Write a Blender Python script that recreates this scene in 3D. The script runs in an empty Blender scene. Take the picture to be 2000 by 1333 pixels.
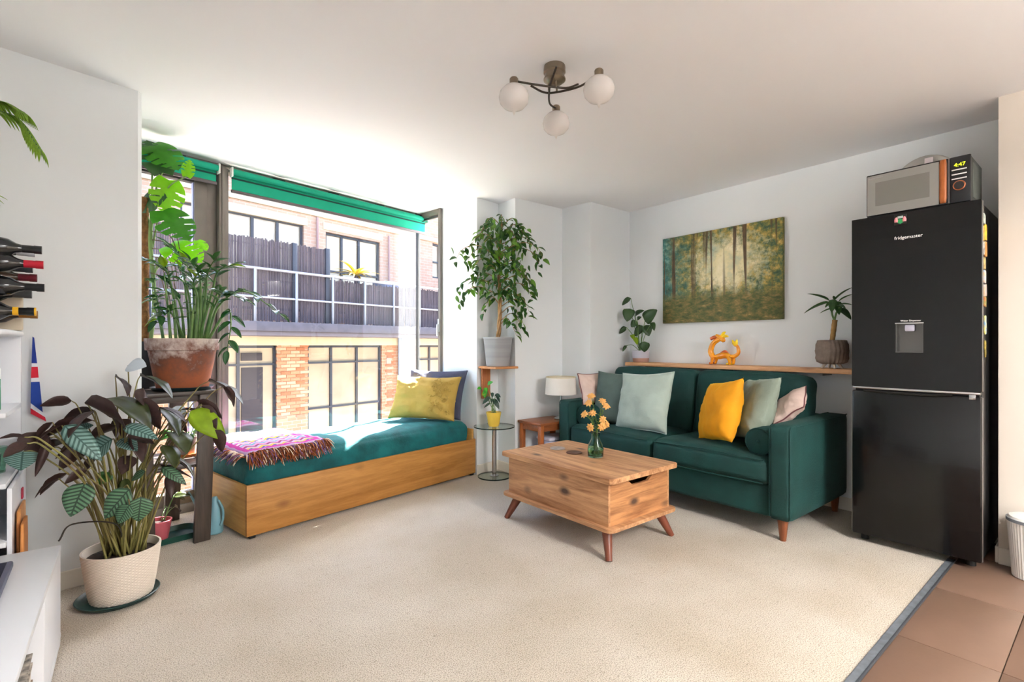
import bpy, bmesh, math, random
from mathutils import Vector, Matrix, noise
R = math.radians
random.seed(7)
scn = bpy.context.scene
C = scn.collection
# ---------------------------------------------------------------- camera
cd = bpy.data.cameras.new('camera'); cam = bpy.data.objects.new('camera', cd); C.objects.link(cam)
cd.sensor_width = 36.0; cd.lens = 980/2000*36.0; cd.shift_y = (674-666.5)/2000; cd.clip_start = .02; cd.clip_end = 300
cam.location = (0, 0, 1.12); cam.rotation_euler = (R(90), 0, R(50.8-90))
scn.camera = cam
# ---------------------------------------------------------------- sky, sun, exposure
SUN_AZ, SUN_EL = 32.5, 53.5
w = bpy.data.worlds.new('sky'); scn.world = w; w.use_nodes = True
nt = w.node_tree; bg = nt.nodes['Background']; sky = nt.nodes.new('ShaderNodeTexSky')
sky.sky_type = 'NISHITA'; sky.sun_disc = False; sky.sun_elevation = R(SUN_EL); sky.sun_rotation = R(90-SUN_AZ)
sky.air_density = 1.0; sky.dust_density = 2.5; sky.ozone_density = 1.0
nt.links.new(sky.outputs[0], bg.inputs[0]); bg.inputs[1].default_value = 1.0
ld = bpy.data.lights.new('sun', 'SUN'); ld.energy = 85.0; ld.angle = R(.6); ld.color = (1, .97, .92)
sun = bpy.data.objects.new('sun', ld); C.objects.link(sun)
sd = Vector((math.cos(R(SUN_EL))*math.cos(R(SUN_AZ)), math.cos(R(SUN_EL))*math.sin(R(SUN_AZ)), math.sin(R(SUN_EL))))
sun.rotation_euler = sd.to_track_quat('Z', 'Y').to_euler(); sun.location = sd*30
# window portal: guides sky sampling through the glazing
pd = bpy.data.lights.new('window_portal', 'AREA'); pd.shape = 'RECTANGLE'; pd.size = 2.4; pd.size_y = 2.35
pd.cycles.is_portal = True
po = bpy.data.objects.new('window_portal', pd); C.objects.link(po)
po.location = (1.17, 4.30, 1.19); po.rotation_euler = (R(-90), 0, R(10.8))
vs = scn.view_settings; vs.view_transform = 'Standard'; vs.look = 'None'; vs.gamma = 1; vs.use_curve_mapping = False
vs.exposure = 0.80
scn.cycles.max_bounces = 12; scn.cycles.diffuse_bounces = 6; scn.cycles.transparent_max_bounces = 24; scn.cycles.transmission_bounces = 10
scn.cycles.sample_clamp_indirect = 6.0; scn.cycles.caustics_refractive = False; scn.cycles.caustics_reflective = False
# ---------------------------------------------------------------- helpers
def lin(c):
    if isinstance(c, str):
        c = c.lstrip('#'); c = [int(c[i:i+2], 16)/255 for i in (0, 2, 4)]
    return tuple((v/12.92 if v <= .04045 else ((v+.055)/1.055)**2.4) for v in c)+(1,)
def S(m, **k):
    for a, v in k.items():
        m.inputs[a.replace('_', ' ')].default_value = v
MATS = {}
def mat(name, col, rough=.5, metal=0., var=0., vscale=8., bump=0., bscale=60., stretch=(1,1,1), sheen=0., coat=0., spec=.5, trans=0., transl=0., col2=None, detail=4., emit=0., ior=1.45):
    if name in MATS: return MATS[name]
    m = bpy.data.materials.new(name); m.use_nodes = True; MATS[name] = m
    t = m.node_tree; b = t.nodes['Principled BSDF']; L = t.links.new
    c = lin(col); b.inputs['Base Color'].default_value = c
    S(b, Roughness=rough, Metallic=metal, IOR=ior); b.inputs['Specular IOR Level'].default_value = spec
    b.inputs['Sheen Weight'].default_value = sheen; b.inputs['Coat Weight'].default_value = coat
    b.inputs['Transmission Weight'].default_value = trans
    if sheen: b.inputs['Sheen Roughness'].default_value = .35; b.inputs['Sheen Tint'].default_value = tuple(min(1, x*2.2+.05) for x in c[:3])+(1,)
    if emit: b.inputs['Emission Color'].default_value = c; b.inputs['Emission Strength'].default_value = emit
    if var or bump or col2:
        tc = t.nodes.new('ShaderNodeTexCoord'); mp = t.nodes.new('ShaderNodeMapping'); mp.inputs['Scale'].default_value = stretch
        L(tc.outputs['Object'], mp.inputs[0])
    if var or col2:
        n = t.nodes.new('ShaderNodeTexNoise'); S(n, Scale=vscale, Detail=detail); L(mp.outputs[0], n.inputs['Vector'])
        r = t.nodes.new('ShaderNodeValToRGB'); r.color_ramp.elements[0].position = .32; r.color_ramp.elements[1].position = .68
        if col2: r.color_ramp.elements[0].color = c; r.color_ramp.elements[1].color = lin(col2)
        else:
            r.color_ramp.elements[0].color = tuple(x*(1-var) for x in c[:3])+(1,); r.color_ramp.elements[1].color = tuple(min(1, x*(1+var)) for x in c[:3])+(1,)
        L(n.outputs[0], r.inputs[0]); L(r.outputs[0], b.inputs['Base Color'])
    if bump:
        n2 = t.nodes.new('ShaderNodeTexNoise'); S(n2, Scale=bscale, Detail=3.); L(mp.outputs[0], n2.inputs['Vector'])
        bp = t.nodes.new('ShaderNodeBump'); S(bp, Strength=bump, Distance=.01); L(n2.outputs[0], bp.inputs['Height']); L(bp.outputs[0], b.inputs['Normal'])
    if transl:
        tr = t.nodes.new('ShaderNodeBsdfTranslucent'); tr.inputs[0].default_value = tuple(min(1, x*1.5) for x in c[:3])+(1,)
        mx = t.nodes.new('ShaderNodeMixShader'); mx.inputs[0].default_value = transl
        L(b.outputs[0], mx.inputs[1]); L(tr.outputs[0], mx.inputs[2]); L(mx.outputs[0], t.nodes['Material Output'].inputs[0])
    return m
def wood(name, c1, c2, axis='x', scale=1., rough=.45, knots=0., grain=1., dark=None):
    if name in MATS: return MATS[name]
    m = bpy.data.materials.new(name); m.use_nodes = True; MATS[name] = m
    t = m.node_tree; b = t.nodes['Principled BSDF']; L = t.links.new; S(b, Roughness=rough)
    tc = t.nodes.new('ShaderNodeTexCoord'); mp = t.nodes.new('ShaderNodeMapping')
    s = {'x': (1.2, 14, 14), 'y': (14, 1.2, 14), 'z': (14, 14, 1.2)}[axis]
    mp.inputs['Scale'].default_value = tuple(v*scale for v in s); L(tc.outputs['Object'], mp.inputs[0])
    n = t.nodes.new('ShaderNodeTexNoise'); S(n, Scale=1.0, Detail=6., Roughness=.62, Distortion=1.1*grain); L(mp.outputs[0], n.inputs['Vector'])
    r = t.nodes.new('ShaderNodeValToRGB'); e = r.color_ramp.elements; e[0].position = .3; e[1].position = .68
    e[0].color = lin(c2); e[1].color = lin(c1)
    nf = t.nodes.new('ShaderNodeTexNoise'); S(nf, Scale=4.2, Detail=5., Roughness=.7, Distortion=.4*grain); L(mp.outputs[0], nf.inputs['Vector'])
    mm = t.nodes.new('ShaderNodeMix'); mm.inputs[0].default_value = .42; L(n.outputs[0], mm.inputs[2]); L(nf.outputs[0], mm.inputs[3]); L(mm.outputs[0], r.inputs[0])
    e[0].position = .36; e[1].position = .6
    out = r.outputs[0]
    if knots:
        mp2 = t.nodes.new('ShaderNodeMapping'); k = {'x': (3.2, 6, 6), 'y': (6, 3.2, 6), 'z': (6, 6, 3.2)}[axis]
        mp2.inputs['Scale'].default_value = tuple(v*knots for v in k); L(tc.outputs['Object'], mp2.inputs[0])
        v = t.nodes.new('ShaderNodeTexVoronoi'); S(v, Scale=1.); L(mp2.outputs[0], v.inputs['Vector'])
        kr = t.nodes.new('ShaderNodeValToRGB'); ke = kr.color_ramp.elements; ke[0].position = .07; ke[1].position = .2
        ke[0].color = (1,1,1,1); ke[1].color = (0,0,0,1); L(v.outputs['Distance'], kr.inputs[0])
        mx = t.nodes.new('ShaderNodeMix'); mx.data_type = 'RGBA'; L(kr.outputs[0], mx.inputs[0]); L(out, mx.inputs[6]); mx.inputs[7].default_value = lin(dark or '#5a3a22'); out = mx.outputs[2]
    L(out, b.inputs['Base Color'])
    bp = t.nodes.new('ShaderNodeBump'); S(bp, Strength=.12, Distance=.004); L(n.outputs[0], bp.inputs['Height']); L(bp.outputs[0], b.inputs['Normal'])
    return m
def glass(name, tint=(1,1,1), refl=1.0):
    # thin pane: clear transmission with a fresnel mirror
    if name in MATS: return MATS[name]
    m = bpy.data.materials.new(name); m.use_nodes = True; MATS[name] = m
    t = m.node_tree; L = t.links.new; t.nodes.remove(t.nodes['Principled BSDF'])
    a = t.nodes.new('ShaderNodeBsdfTransparent'); a.inputs[0].default_value = tuple(tint)+(1,)
    g = t.nodes.new('ShaderNodeBsdfGlossy'); g.inputs['Roughness'].default_value = .0
    lw = t.nodes.new('ShaderNodeLayerWeight'); lw.inputs[0].default_value = .5
    pw = t.nodes.new('ShaderNodeMath'); pw.operation = 'POWER'; pw.inputs[1].default_value = 5.; L(lw.outputs['Facing'], pw.inputs[0])
    f = t.nodes.new('ShaderNodeMath'); f.operation = 'MULTIPLY_ADD'; f.inputs[1].default_value = .96*refl; f.inputs[2].default_value = .04*refl; L(pw.outputs[0], f.inputs[0])
    mx = t.nodes.new('ShaderNodeMixShader'); L(f.outputs[0], mx.inputs[0]); L(a.outputs[0], mx.inputs[1]); L(g.outputs[0], mx.inputs[2])
    L(mx.outputs[0], t.nodes['Material Output'].inputs[0]); return m
def setp(o, label=None, cat=None, group=None, kind=None):
    for k, v in (('label', label), ('category', cat), ('group', group), ('kind', kind)):
        if v: o[k] = v
    return o
def empty(name, loc=(0,0,0), rz=0., label=None, cat=None, group=None, kind=None):
    o = bpy.data.objects.new(name, None); C.objects.link(o); o.location = loc; o.rotation_euler = (0, 0, rz); o.empty_display_size = .1
    return setp(o, label, cat, group, kind)
def pmat(o):
    return Matrix.LocRotScale(o.location, o.rotation_euler, o.scale)
def finish(bm, smooth=40):
    me = bpy.data.meshes.new('m'); bmesh.ops.recalc_face_normals(bm, faces=bm.faces[:]); bm.to_mesh(me); bm.free()
    if smooth:
        me.polygons.foreach_set('use_smooth', [True]*len(me.polygons))
        if smooth < 180: me.set_sharp_from_angle(angle=R(smooth))
    return me
def obj(name, g, m, parent=None, world=False, smooth=40, loc=None, rot=None):
    me = g if isinstance(g, bpy.types.Mesh) else finish(g, smooth)
    me.name = name
    if m is not None and not me.materials:
        for x in (m if isinstance(m, (list, tuple)) else [m]): me.materials.append(x)
    o = bpy.data.objects.new(name, me); C.objects.link(o)
    if loc is not None: o.location = loc
    if rot is not None: o.rotation_euler = rot
    if parent is not None:
        o.parent = parent
        if world:
            inv = pmat(parent).inverted(); q = parent.parent
            o.matrix_parent_inverse = inv if q is None else (q_world(parent)).inverted()
    return o
def q_world(o):
    m = pmat(o) if o.parent is None else q_world(o.parent) @ o.matrix_parent_inverse @ pmat(o)
    return m
def B(): return bmesh.new()
def box(bm, lo, hi, bev=0., M=None, seg=2):
    lo = Vector(lo); hi = Vector(hi); c = (lo+hi)/2; s = hi-lo
    r = bmesh.ops.create_cube(bm, size=1.); vs = r['verts']
    bmesh.ops.scale(bm, vec=s, verts=vs); bmesh.ops.translate(bm, vec=c, verts=vs)
    if bev:
        es = list({e for v in vs for e in v.link_edges}); rr = bmesh.ops.bevel(bm, geom=es, offset=bev, segments=seg, affect='EDGES', profile=.5)
        vs = list({v for f in rr['faces'] for v in f.verts} | {v for v in vs if v.is_valid})
    if M is not None: bmesh.ops.transform(bm, matrix=M, verts=[v for v in vs if v.is_valid])
    return bm
def bx(lo, hi, bev=0., M=None): return box(B(), lo, hi, bev, M)
def frame_axes(d):
    d = d.normalized(); u = Vector((0,0,1)) if abs(d.z) < .95 else Vector((1,0,0)); x = d.cross(u).normalized(); y = x.cross(d).normalized(); return x, y
def tube(bm, pts, rad, n=8, cap=True):
    pts = [Vector(p) for p in pts]; rings = []
    rad = rad if isinstance(rad, (list, tuple)) else [rad]*len(pts)
    x = None
    for i, p in enumerate(pts):
        d = (pts[min(i+1, len(pts)-1)]-pts[max(i-1, 0)])
        if d.length < 1e-9: d = Vector((0,0,1))
        d.normalize()
        if x is None: x, y = frame_axes(d)
        else:
            x = (x-d*x.dot(d)); x = x.normalized() if x.length > 1e-6 else frame_axes(d)[0]; y = x.cross(d).normalized()
        rings.append([bm.verts.new(p+(x*math.cos(2*math.pi*k/n)+y*math.sin(2*math.pi*k/n))*rad[i]) for k in range(n)])
    for a, b in zip(rings, rings[1:]):
        for k in range(n): bm.faces.new((a[k], a[(k+1)%n], b[(k+1)%n], b[k]))
    if cap: bm.faces.new(rings[0][::-1]); bm.faces.new(rings[-1])
    return bm
def curve(pts, n=12):
    # Catmull-Rom through the points
    P = [Vector(p) for p in pts]; P = [P[0]*2-P[1]]+P+[P[-1]*2-P[-2]]; out = []
    for i in range(1, len(P)-2):
        for k in range(n):
            t = k/n; a, b, c, d = P[i-1:i+3]
            out.append(.5*((2*b)+(c-a)*t+(2*a-5*b+4*c-d)*t*t+(3*b-a-3*c+d)*t**3))
    return out+[P[-2]]
def lathe(bm, prof, n=32, c=(0,0,0), closed=False):
    rings = []
    for r, z in prof:
        if r < 1e-6: rings.append([bm.verts.new((c[0], c[1], c[2]+z))])
        else: rings.append([bm.verts.new((c[0]+r*math.cos(2*math.pi*k/n), c[1]+r*math.sin(2*math.pi*k/n), c[2]+z)) for k in range(n)])
    prs = list(zip(rings, rings[1:]))+([(rings[-1], rings[0])] if closed else [])
    for a, b in prs:
        if len(a) == 1 and len(b) == 1: continue
        for k in range(n):
            k2 = (k+1) % n
            if len(a) == 1: bm.faces.new((a[0], b[k2], b[k]))
            elif len(b) == 1: bm.faces.new((a[k], a[k2], b[0]))
            else: bm.faces.new((a[k], a[k2], b[k2], b[k]))
    return bm
def prism(bm, poly, z0, z1, M=None):
    a = [bm.verts.new((x, y, z0)) for x, y in poly]; b = [bm.verts.new((x, y, z1)) for x, y in poly]; n = len(poly)
    bm.faces.new(a[::-1]); bm.faces.new(b)
    for k in range(n): bm.faces.new((a[k], a[(k+1)%n], b[(k+1)%n], b[k]))
    if M is not None: bmesh.ops.transform(bm, matrix=M, verts=a+b)
    return bm
def rbox(size, r=.04, n=10, puff=(0,0,0), wob=0., seed=0., loc=(0,0,0), bm=None):
    # rounded soft box with crowned faces, centre at loc
    bm = bm or B(); sx, sy, sz = [v/2 for v in size]
    bmesh.ops.create_cube(bm, size=2.)
    bmesh.ops.subdivide_edges(bm, edges=bm.edges[:], cuts=n, use_grid_fill=True)
    for v in bm.verts:
        u = v.co.copy()
        # denser near the edges so the rounding is smooth
        g = Vector([math.copysign(abs(a)**.75, a) for a in u])
        p = Vector((g.x*sx, g.y*sy, g.z*sz)); inn = Vector((max(-sx+r, min(sx-r, p.x)), max(-sy+r, min(sy-r, p.y)), max(-sz+r, min(sz-r, p.z))))
        d = p-inn
        if d.length > 1e-6: p = inn+d.normalized()*r
        f = [(1-u.y**2)*(1-u.z**2), (1-u.x**2)*(1-u.z**2), (1-u.x**2)*(1-u.y**2)]
        for k in range(3):
            if abs(u[k]) > .98: p[k] += math.copysign(puff[k]*max(0, f[k])**.6, u[k])
        if wob: p += noise.noise_vector(p*4.5+Vector((seed, seed*2, 0)))*wob+noise.noise_vector(p*15+Vector((seed*3, 0, seed)))*wob*.3
        v.co = p+Vector(loc)
    return bm
def pillow(wd, ht, th, seed=0, wrinkle=.006, n=30):
    # lies in XZ, normal +Y; pointed corners
    bm = B(); g = {}
    for s in (1, -1):
        for i in range(n+1):
            for j in range(n+1):
                u = 2*i/n-1; v = 2*j/n-1
                if s == -1 and (i in (0, n) or j in (0, n)): g[s,i,j] = g[1,i,j]; continue
                pin = 1-.075*(1-abs(v)**2.2)*abs(u)**3; pin2 = 1-.075*(1-abs(u)**2.2)*abs(v)**3
                h = th/2*(max(0, (1-abs(u)**2.6))*max(0, (1-abs(v)**2.6)))**.55
                p = Vector((u*wd/2*pin, s*h, v*ht/2*pin2))
                nn = noise.noise(Vector((u*2.2+seed*7, v*2.2, s*3)))+.5*noise.noise(Vector((u*5+seed*3, v*5, s)))
                cr = noise.noise(Vector((math.atan2(v, u)*4+seed*5, math.hypot(u, v)*.8, s*2)))*max(0, math.hypot(u, v)-.35)
                nn += 1.5*cr+.3*noise.noise(Vector((u*10+seed, v*10, s)))
                p.y += s*nn*wrinkle*1.35*min(1, h/(th*.2)+.0)
                p.y += .012*noise.noise(Vector((u*1.3, v*1.3, seed)))
                g[s,i,j] = bm.verts.new(p)
    for s in (1, -1):
        for i in range(n):
            for j in range(n):
                bm.faces.new([g[s,i,j], g[s,i+1,j], g[s,i+1,j+1], g[s,i,j+1]])
    return bm
def orient(o, pos, face, up=(0,0,1), roll=0.):
    # local +Y -> face, local +Z -> up
    y = Vector(face).normalized(); z = Vector(up); z = (z-y*z.dot(y)).normalized(); x = y.cross(z)
    m = Matrix((x, y, z)).transposed().to_4x4(); m = m @ Matrix.Rotation(roll, 4, 'Y'); m.translation = Vector(pos)
    o.matrix_world = m; o.location, o.rotation_euler = m.translation, m.to_euler(); return o
def text(name, s, size, pos, rot, m, parent, ext=.0006, align='LEFT'):
    cu = bpy.data.curves.new(name, 'FONT'); cu.body = s; cu.size = size; cu.extrude = ext; cu.align_x = align
    t = bpy.data.objects.new(name, cu); C.objects.link(t); dg = bpy.context.evaluated_depsgraph_get(); dg.update()
    me = bpy.data.meshes.new_from_object(t.evaluated_get(dg)); bpy.data.objects.remove(t)
    me.transform(Matrix.Translation(pos) @ Matrix(rot).to_4x4()); me.materials.clear(); return obj(name, me, m, parent, world=True)
FACE_NX = ((0,0,-1),(-1,0,0),(0,1,0))   # text lying on a face that looks to -X (text runs toward -Y)
def leafmesh(W=.4, bend=.25, fold=.12, base=.5, tip=1., nx=4, ny=9, wave=0., th=.006, seed=0):
    # unit leaf from the origin along +Y; two layers, upper material 0, lower material 1
    bm = B(); top = []; bot = []
    for j in range(ny+1):
        t = j/ny; hw = W/2*(math.sin(math.pi*min(1, t**base*.985+.0075))**tip)
        y = t; zc = .35*bend*math.sin(t*1.2)-bend*t*t
        ra = []; rb = []
        for i in range(-nx//2, nx//2+1):
            u = i/(nx/2); x = u*hw; z = zc+fold*abs(u)*hw*2+wave*hw*math.sin(t*14+seed)*abs(u)
            ra.append(bm.verts.new((x, y*(1-.12*bend), z))); rb.append(bm.verts.new((x*.985, y*(1-.12*bend), z-th)))
        top.append(ra); bot.append(rb)
    for j in range(ny):
        for i in range(nx):
            f = bm.faces.new((top[j][i], top[j][i+1], top[j+1][i+1], top[j+1][i])); f.material_index = 0
            f = bm.faces.new((bot[j][i+1], bot[j][i], bot[j+1][i], bot[j+1][i+1])); f.material_index = 1
    for j in range(ny):
        for i in (0, nx):
            q = (top[j][i], top[j+1][i], bot[j+1][i], bot[j][i]); f = bm.faces.new(q if i == 0 else q[::-1]); f.material_index = 1
    me = bpy.data.meshes.new('leaf'); bm.to_mesh(me); bm.free(); me.polygons.foreach_set('use_smooth', [True]*len(me.polygons)); return me
def leaf_at(me, parent, base, tip, up, name='leaf', wide=1.):
    # a leaf mesh stretched from base to tip; up = direction its upper face looks
    b = Vector(base); y = Vector(tip)-b; L = y.length; y.normalize(); z = Vector(up); z = z-y*z.dot(y)
    if z.length < 1e-3: z = frame_axes(y)[0]
    z.normalize(); x = y.cross(z)
    o = bpy.data.objects.new(name, me); C.objects.link(o); o.parent = parent
    m = Matrix((x*L*wide, y*L, z*L)).transposed().to_4x4(); m.translation = b
    o.matrix_local = pmat(parent).inverted() @ m if parent else m
    return o
CAMP = Vector((0, 0, 1.12))
# ================================================================ room shell
m_wall = mat('wall_paint', '#e6ebee', .75, bump=.03, bscale=220)
m_ceil = mat('ceiling_paint', '#f4f6f9', .8, bump=.02, bscale=200)
m_base = mat('baseboard_paint', '#e6e1d6', .5)
def carpet_mat():
    m = bpy.data.materials.new('carpet'); m.use_nodes = True; t = m.node_tree; b = t.nodes['Principled BSDF']; L = t.links.new
    S(b, Roughness=.95); b.inputs['Specular IOR Level'].default_value = .1; b.inputs['Sheen Weight'].default_value = .25
    tc = t.nodes.new('ShaderNodeTexCoord')
    n1 = t.nodes.new('ShaderNodeTexNoise'); S(n1, Scale=230., Detail=2.); n2 = t.nodes.new('ShaderNodeTexNoise'); S(n2, Scale=1.6, Detail=5.)
    n3 = t.nodes.new('ShaderNodeTexNoise'); S(n3, Scale=42., Detail=4., Roughness=.7)
    for n in (n1, n2, n3): L(tc.outputs['Object'], n.inputs['Vector'])
    r = t.nodes.new('ShaderNodeValToRGB'); e = r.color_ramp.elements; e[0].position = .36; e[0].color = lin('#9d9486'); e[1].position = .56; e[1].color = lin('#d6cdbf')
    L(n1.outputs[0], r.inputs[0])
    r2 = t.nodes.new('ShaderNodeValToRGB'); e = r2.color_ramp.elements; e[0].position = .35; e[0].color = lin('#e4dfd6'); e[1].position = .7; e[1].color = (1,1,1,1); L(n2.outputs[0], r2.inputs[0])
    r3 = t.nodes.new('ShaderNodeValToRGB'); e = r3.color_ramp.elements; e[0].position = .28; e[0].color = lin('#bcb2a2'); e[1].position = .42; e[1].color = (1,1,1,1); L(n3.outputs[0], r3.inputs[0])
    a = t.nodes.new('ShaderNodeMix'); a.data_type = 'RGBA'; a.blend_type = 'MULTIPLY'; a.inputs[0].default_value = 1.; L(r.outputs[0], a.inputs[6]); L(r2.outputs[0], a.inputs[7])
    c = t.nodes.new('ShaderNodeMix'); c.data_type = 'RGBA'; c.blend_type = 'MULTIPLY'; c.inputs[0].default_value = .6; L(a.outputs[2], c.inputs[6]); L(r3.outputs[0], c.inputs[7])
    L(c.outputs[2], b.inputs['Base Color'])
    bp = t.nodes.new('ShaderNodeBump'); S(bp, Strength=.6, Distance=.008); L(n1.outputs[0], bp.inputs['Height']); L(bp.outputs[0], b.inputs['Normal']); return m
def struct(name, g, m, smooth=0, parent=None):
    o = obj(name, g, m, parent, smooth=smooth)
    if parent is None: o['kind'] = 'structure'
    return o
CH = 2.39
struct('floor_carpet', prism(B(), [(-.58,.593),(3.95,.593),(3.95,3.05),(3.36,3.05),(3.33,3.36),(2.78,3.36),(2.78,3.60),(2.50,3.56),(2.46,4.04),(2.40,4.40),(-.03,3.94),(.1,3.2),(-.58,3.05)], -.12, 0), carpet_mat())
sub = struct('floor_tiled', bx((-.58,-3.1,-.12), (3.95,.562,-.006)), mat('grout', '#5b4a3e', .9))
m_tile = mat('floor_tile', '#725a4b', .42, var=.10, vscale=2.2, bump=.03, bscale=40, col2=None)
tile_me = finish(bx((0,0,-.006), (.597,.597,0), .0015), 30)
tile_cut = finish(bx((0,0,-.006), (.597,.289,0), .0015), 30)
for i in range(8):
    for j in range(-5, 1):
        o = obj('tile', tile_cut if j == 0 else tile_me, m_tile, sub, loc=(-.62+.6*i, .2715+.6*j, 0))
ts = struct('trim_1', bx((-.58,.562,-.004), (3.42,.594,.006), .003), mat('threshold_metal', '#6a7077', .5, metal=.2, var=.2, vscale=30))
ts2 = obj('edge_bead', bx((-.58,.559,.0), (3.42,.567,.009), .002), mat('threshold_bead', '#43474c', .5, metal=.2), ts)
struct('ceiling', prism(B(), [(-.85,-3.3),(4.15,-3.3),(4.15,4.03),(2.452,4.03),(2.398,4.40),(-.06,3.95),(-.85,3.80)], CH, CH+.15), m_ceil)
struct('wall_left', prism(B(), [(.136,3.127),(.152,3.148),(.135,3.237),(-.85,3.05),(-.85,2.939)], -.05, CH), m_wall)
struct('wall_left_return', prism(B(), [(.135,3.237),(.004,3.917),(-.035,4.10),(-.2,4.06),(-.06,3.2)], -.05, CH), m_wall)
struct('wall_bay_right', prism(B(), [(2.452,4.03),(2.497,3.54),(2.762,3.583),(2.762,4.03)], -.05, CH), m_wall)
struct('wall_back', prism(B(), [(2.762,3.583),(2.757,3.337),(3.322,3.332),(3.322,4.03),(2.762,4.03)], -.05, CH), m_wall)
struct('wall_alcove', prism(B(), [(3.322,3.332),(3.352,3.01),(4.15,3.01),(4.15,4.03),(3.322,4.03)], -.05, CH), m_wall)
struct('wall_sofa', bx((3.908,.417,-.05), (4.15,3.01,CH)), m_wall)
struct('wall_kitchen', bx((3.557,-3.1,-.05), (4.15,.417,CH)), mat('kitchen_paint_warm_lit', '#d9d0c4', .75, bump=.03, bscale=200))  # beige puts the warm kitchen lamp light into the wall colour
struct('wall_rear', bx((-.85,-3.3,-.05), (4.15,-3.1,CH)), m_wall)
struct('wall_media', bx((-.85,-3.1,-.05), (-.56,2.94,CH)), m_wall)
def baseboard(name, p, q, h=.085, t=.014):
    p = Vector((*p, 0)); q = Vector((*q, 0)); d = (q-p); a = math.atan2(d.y, d.x)
    struct(name, box(B(), (0,0,0), (d.length,t,h), .004, Matrix.Translation(p) @ Matrix.Rotation(a, 4, 'Z')), m_base)
baseboard('baseboard_left', (.136,3.127), (-.55,2.996))
baseboard('baseboard_nook', (2.762,3.583), (2.50,3.541)); baseboard('baseboard_nook_side', (2.757,3.34), (2.762,3.58))
baseboard('baseboard_back', (3.32,3.332), (2.765,3.337)); baseboard('baseboard_jog', (3.352,3.012), (3.324,3.33)); baseboard('baseboard_alcove', (3.90,3.01), (3.36,3.01))
baseboard('baseboard_sofa', (3.908,.425), (3.908,3.0)); baseboard('baseboard_kitchen', (3.557,-3.0), (3.557,.417)); baseboard('baseboard_kitchen_end', (3.56,.417), (3.90,.417))
# ---- glazing
m_frame = mat('window_bronze', '#77716a', .42, metal=.35, var=.06, vscale=12)
m_framed = mat('window_dark', '#3b3a39', .45, metal=.3)
m_pane = glass('pane_glass')
WA = R(10.8)
wn1 = empty('window_1', (.62,4.035,0), WA, kind='structure')
def wp(name, lo, hi, m=m_frame, bev=.003, par=wn1): return obj(name, bx(lo, hi, bev), m, par)
wp('head_rail', (-.66,-.02,2.345), (1.815,.07,CH)); wp('head_track', (.05,-.035,2.362), (1.80,-.018,2.372), mat('track_bead','#b9ada0',.5))
wp('sill_rail', (-.66,-.03,-.02), (1.815,.07,.06)); wp('mullion', (-.002,-.05,.03), (.058,.06,2.36)); wp('mullion_bead', (.012,-.062,.03), (.04,-.05,2.36), m_frame)
wp('corner_post', (1.79,.0,.06), (1.815,.03,2.35), m_framed)
wp('window_pane', (.058,.012,.06), (1.79,.018,2.345), m_pane, 0)
wp('jamb', (-.66,-.02,.05), (-.60,.06,2.36))
# sliding leaf left of the mullion
wp('sash_stile', (-.145,-.02,.06), (-.07,.035,2.30)); wp('sash_stile', (-.068,.0,.06), (-.004,.045,2.34)); wp('sash_rail', (-.60,-.02,2.22), (-.145,.035,2.32), m_framed); wp('sash_rail', (-.60,-.02,.06), (-.145,.035,.14)); wp('sash_stile', (-.60,-.02,.06), (-.54,.035,2.3))
wp('window_pane', (-.54,.006,.14), (-.145,.012,2.22), m_pane, 0)
wp('gasket', (-.152,-.012,.14), (-.145,.02,2.22), mat('gasket','#7d80a0',.6), 0)
# side light of the bay
A2 = Vector((2.452,4.03,0)); B2 = Vector((2.405,4.378,0)); dv = B2-A2; wa2 = math.atan2(dv.y, dv.x); l2 = dv.length
wn2 = empty('window_2', A2, wa2, kind='structure')
wp('side_stile', (0,-.03,0), (.03,.03,CH), par=wn2); wp('side_head', (.03,-.03,2.34), (l2,.03,CH), par=wn2); wp('side_bead', (.03,.0,2.315), (l2,.02,2.335), m_framed, par=wn2)
wp('side_sill', (.03,-.03,0), (l2,.03,.06), par=wn2); wp('window_pane', (.03,-.004,.06), (l2,.002,2.32), m_pane, 0, wn2)
hd = obj('window_handle', box(box(B(), (.004,.03,1.24), (.026,.042,1.36), .003), (.008,.042,1.20), (.022,.058,1.31), .004), mat('handle_grey','#b8b8b6',.35,metal=.6), wn2)
# roller blinds
m_blind = mat('blind_fabric', '#10a383', .8, var=.05, vscale=14, transl=.12); m_bar = mat('blind_bar', '#5b5355', .5)
def blind(s0, s1, zb, label):
    o = empty('roller_blind', (.62,4.035,0), WA, label, 'blind', 'green roller blinds')
    obj('roller', tube(B(), [(s0+.005,-.075,2.338), (s1-.005,-.075,2.338)], .021, 20), m_blind, o)
    obj('fabric', bx((s0+.012,-.056,zb+.02), (s1-.012,-.054,2.335)), m_blind, o)
    obj('bottom_bar', bx((s0+.008,-.063,zb), (s1-.008,-.047,zb+.022), .004), m_bar, o)
    obj('shadow_strip', bx((s0+.01,-.0575,2.292), (s1-.01,-.0555,2.304)), mat('blind_gap_shadow','#0a3a33',.8), o)  # painted shade of the gap below the roller
    for x in (s0, s1-.008): obj('bracket', bx((x,-.10,2.30), (x+.008,-.05,2.366), .002), mat('bracket_white','#e8e8e4',.5), o)
    k = 0
    while s0+.3+.45*k < s1-.1: obj('clip', bx((s0+.3+.45*k,-.066,2.358), (s0+.39+.45*k,-.05,2.372)), mat('clip_black','#161616',.5), o); k += 1
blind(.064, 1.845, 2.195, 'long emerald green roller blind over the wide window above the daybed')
blind(-.60, -.012, 2.225, 'short emerald green roller blind over the narrow glazed door, behind the large-leaved plant')
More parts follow.
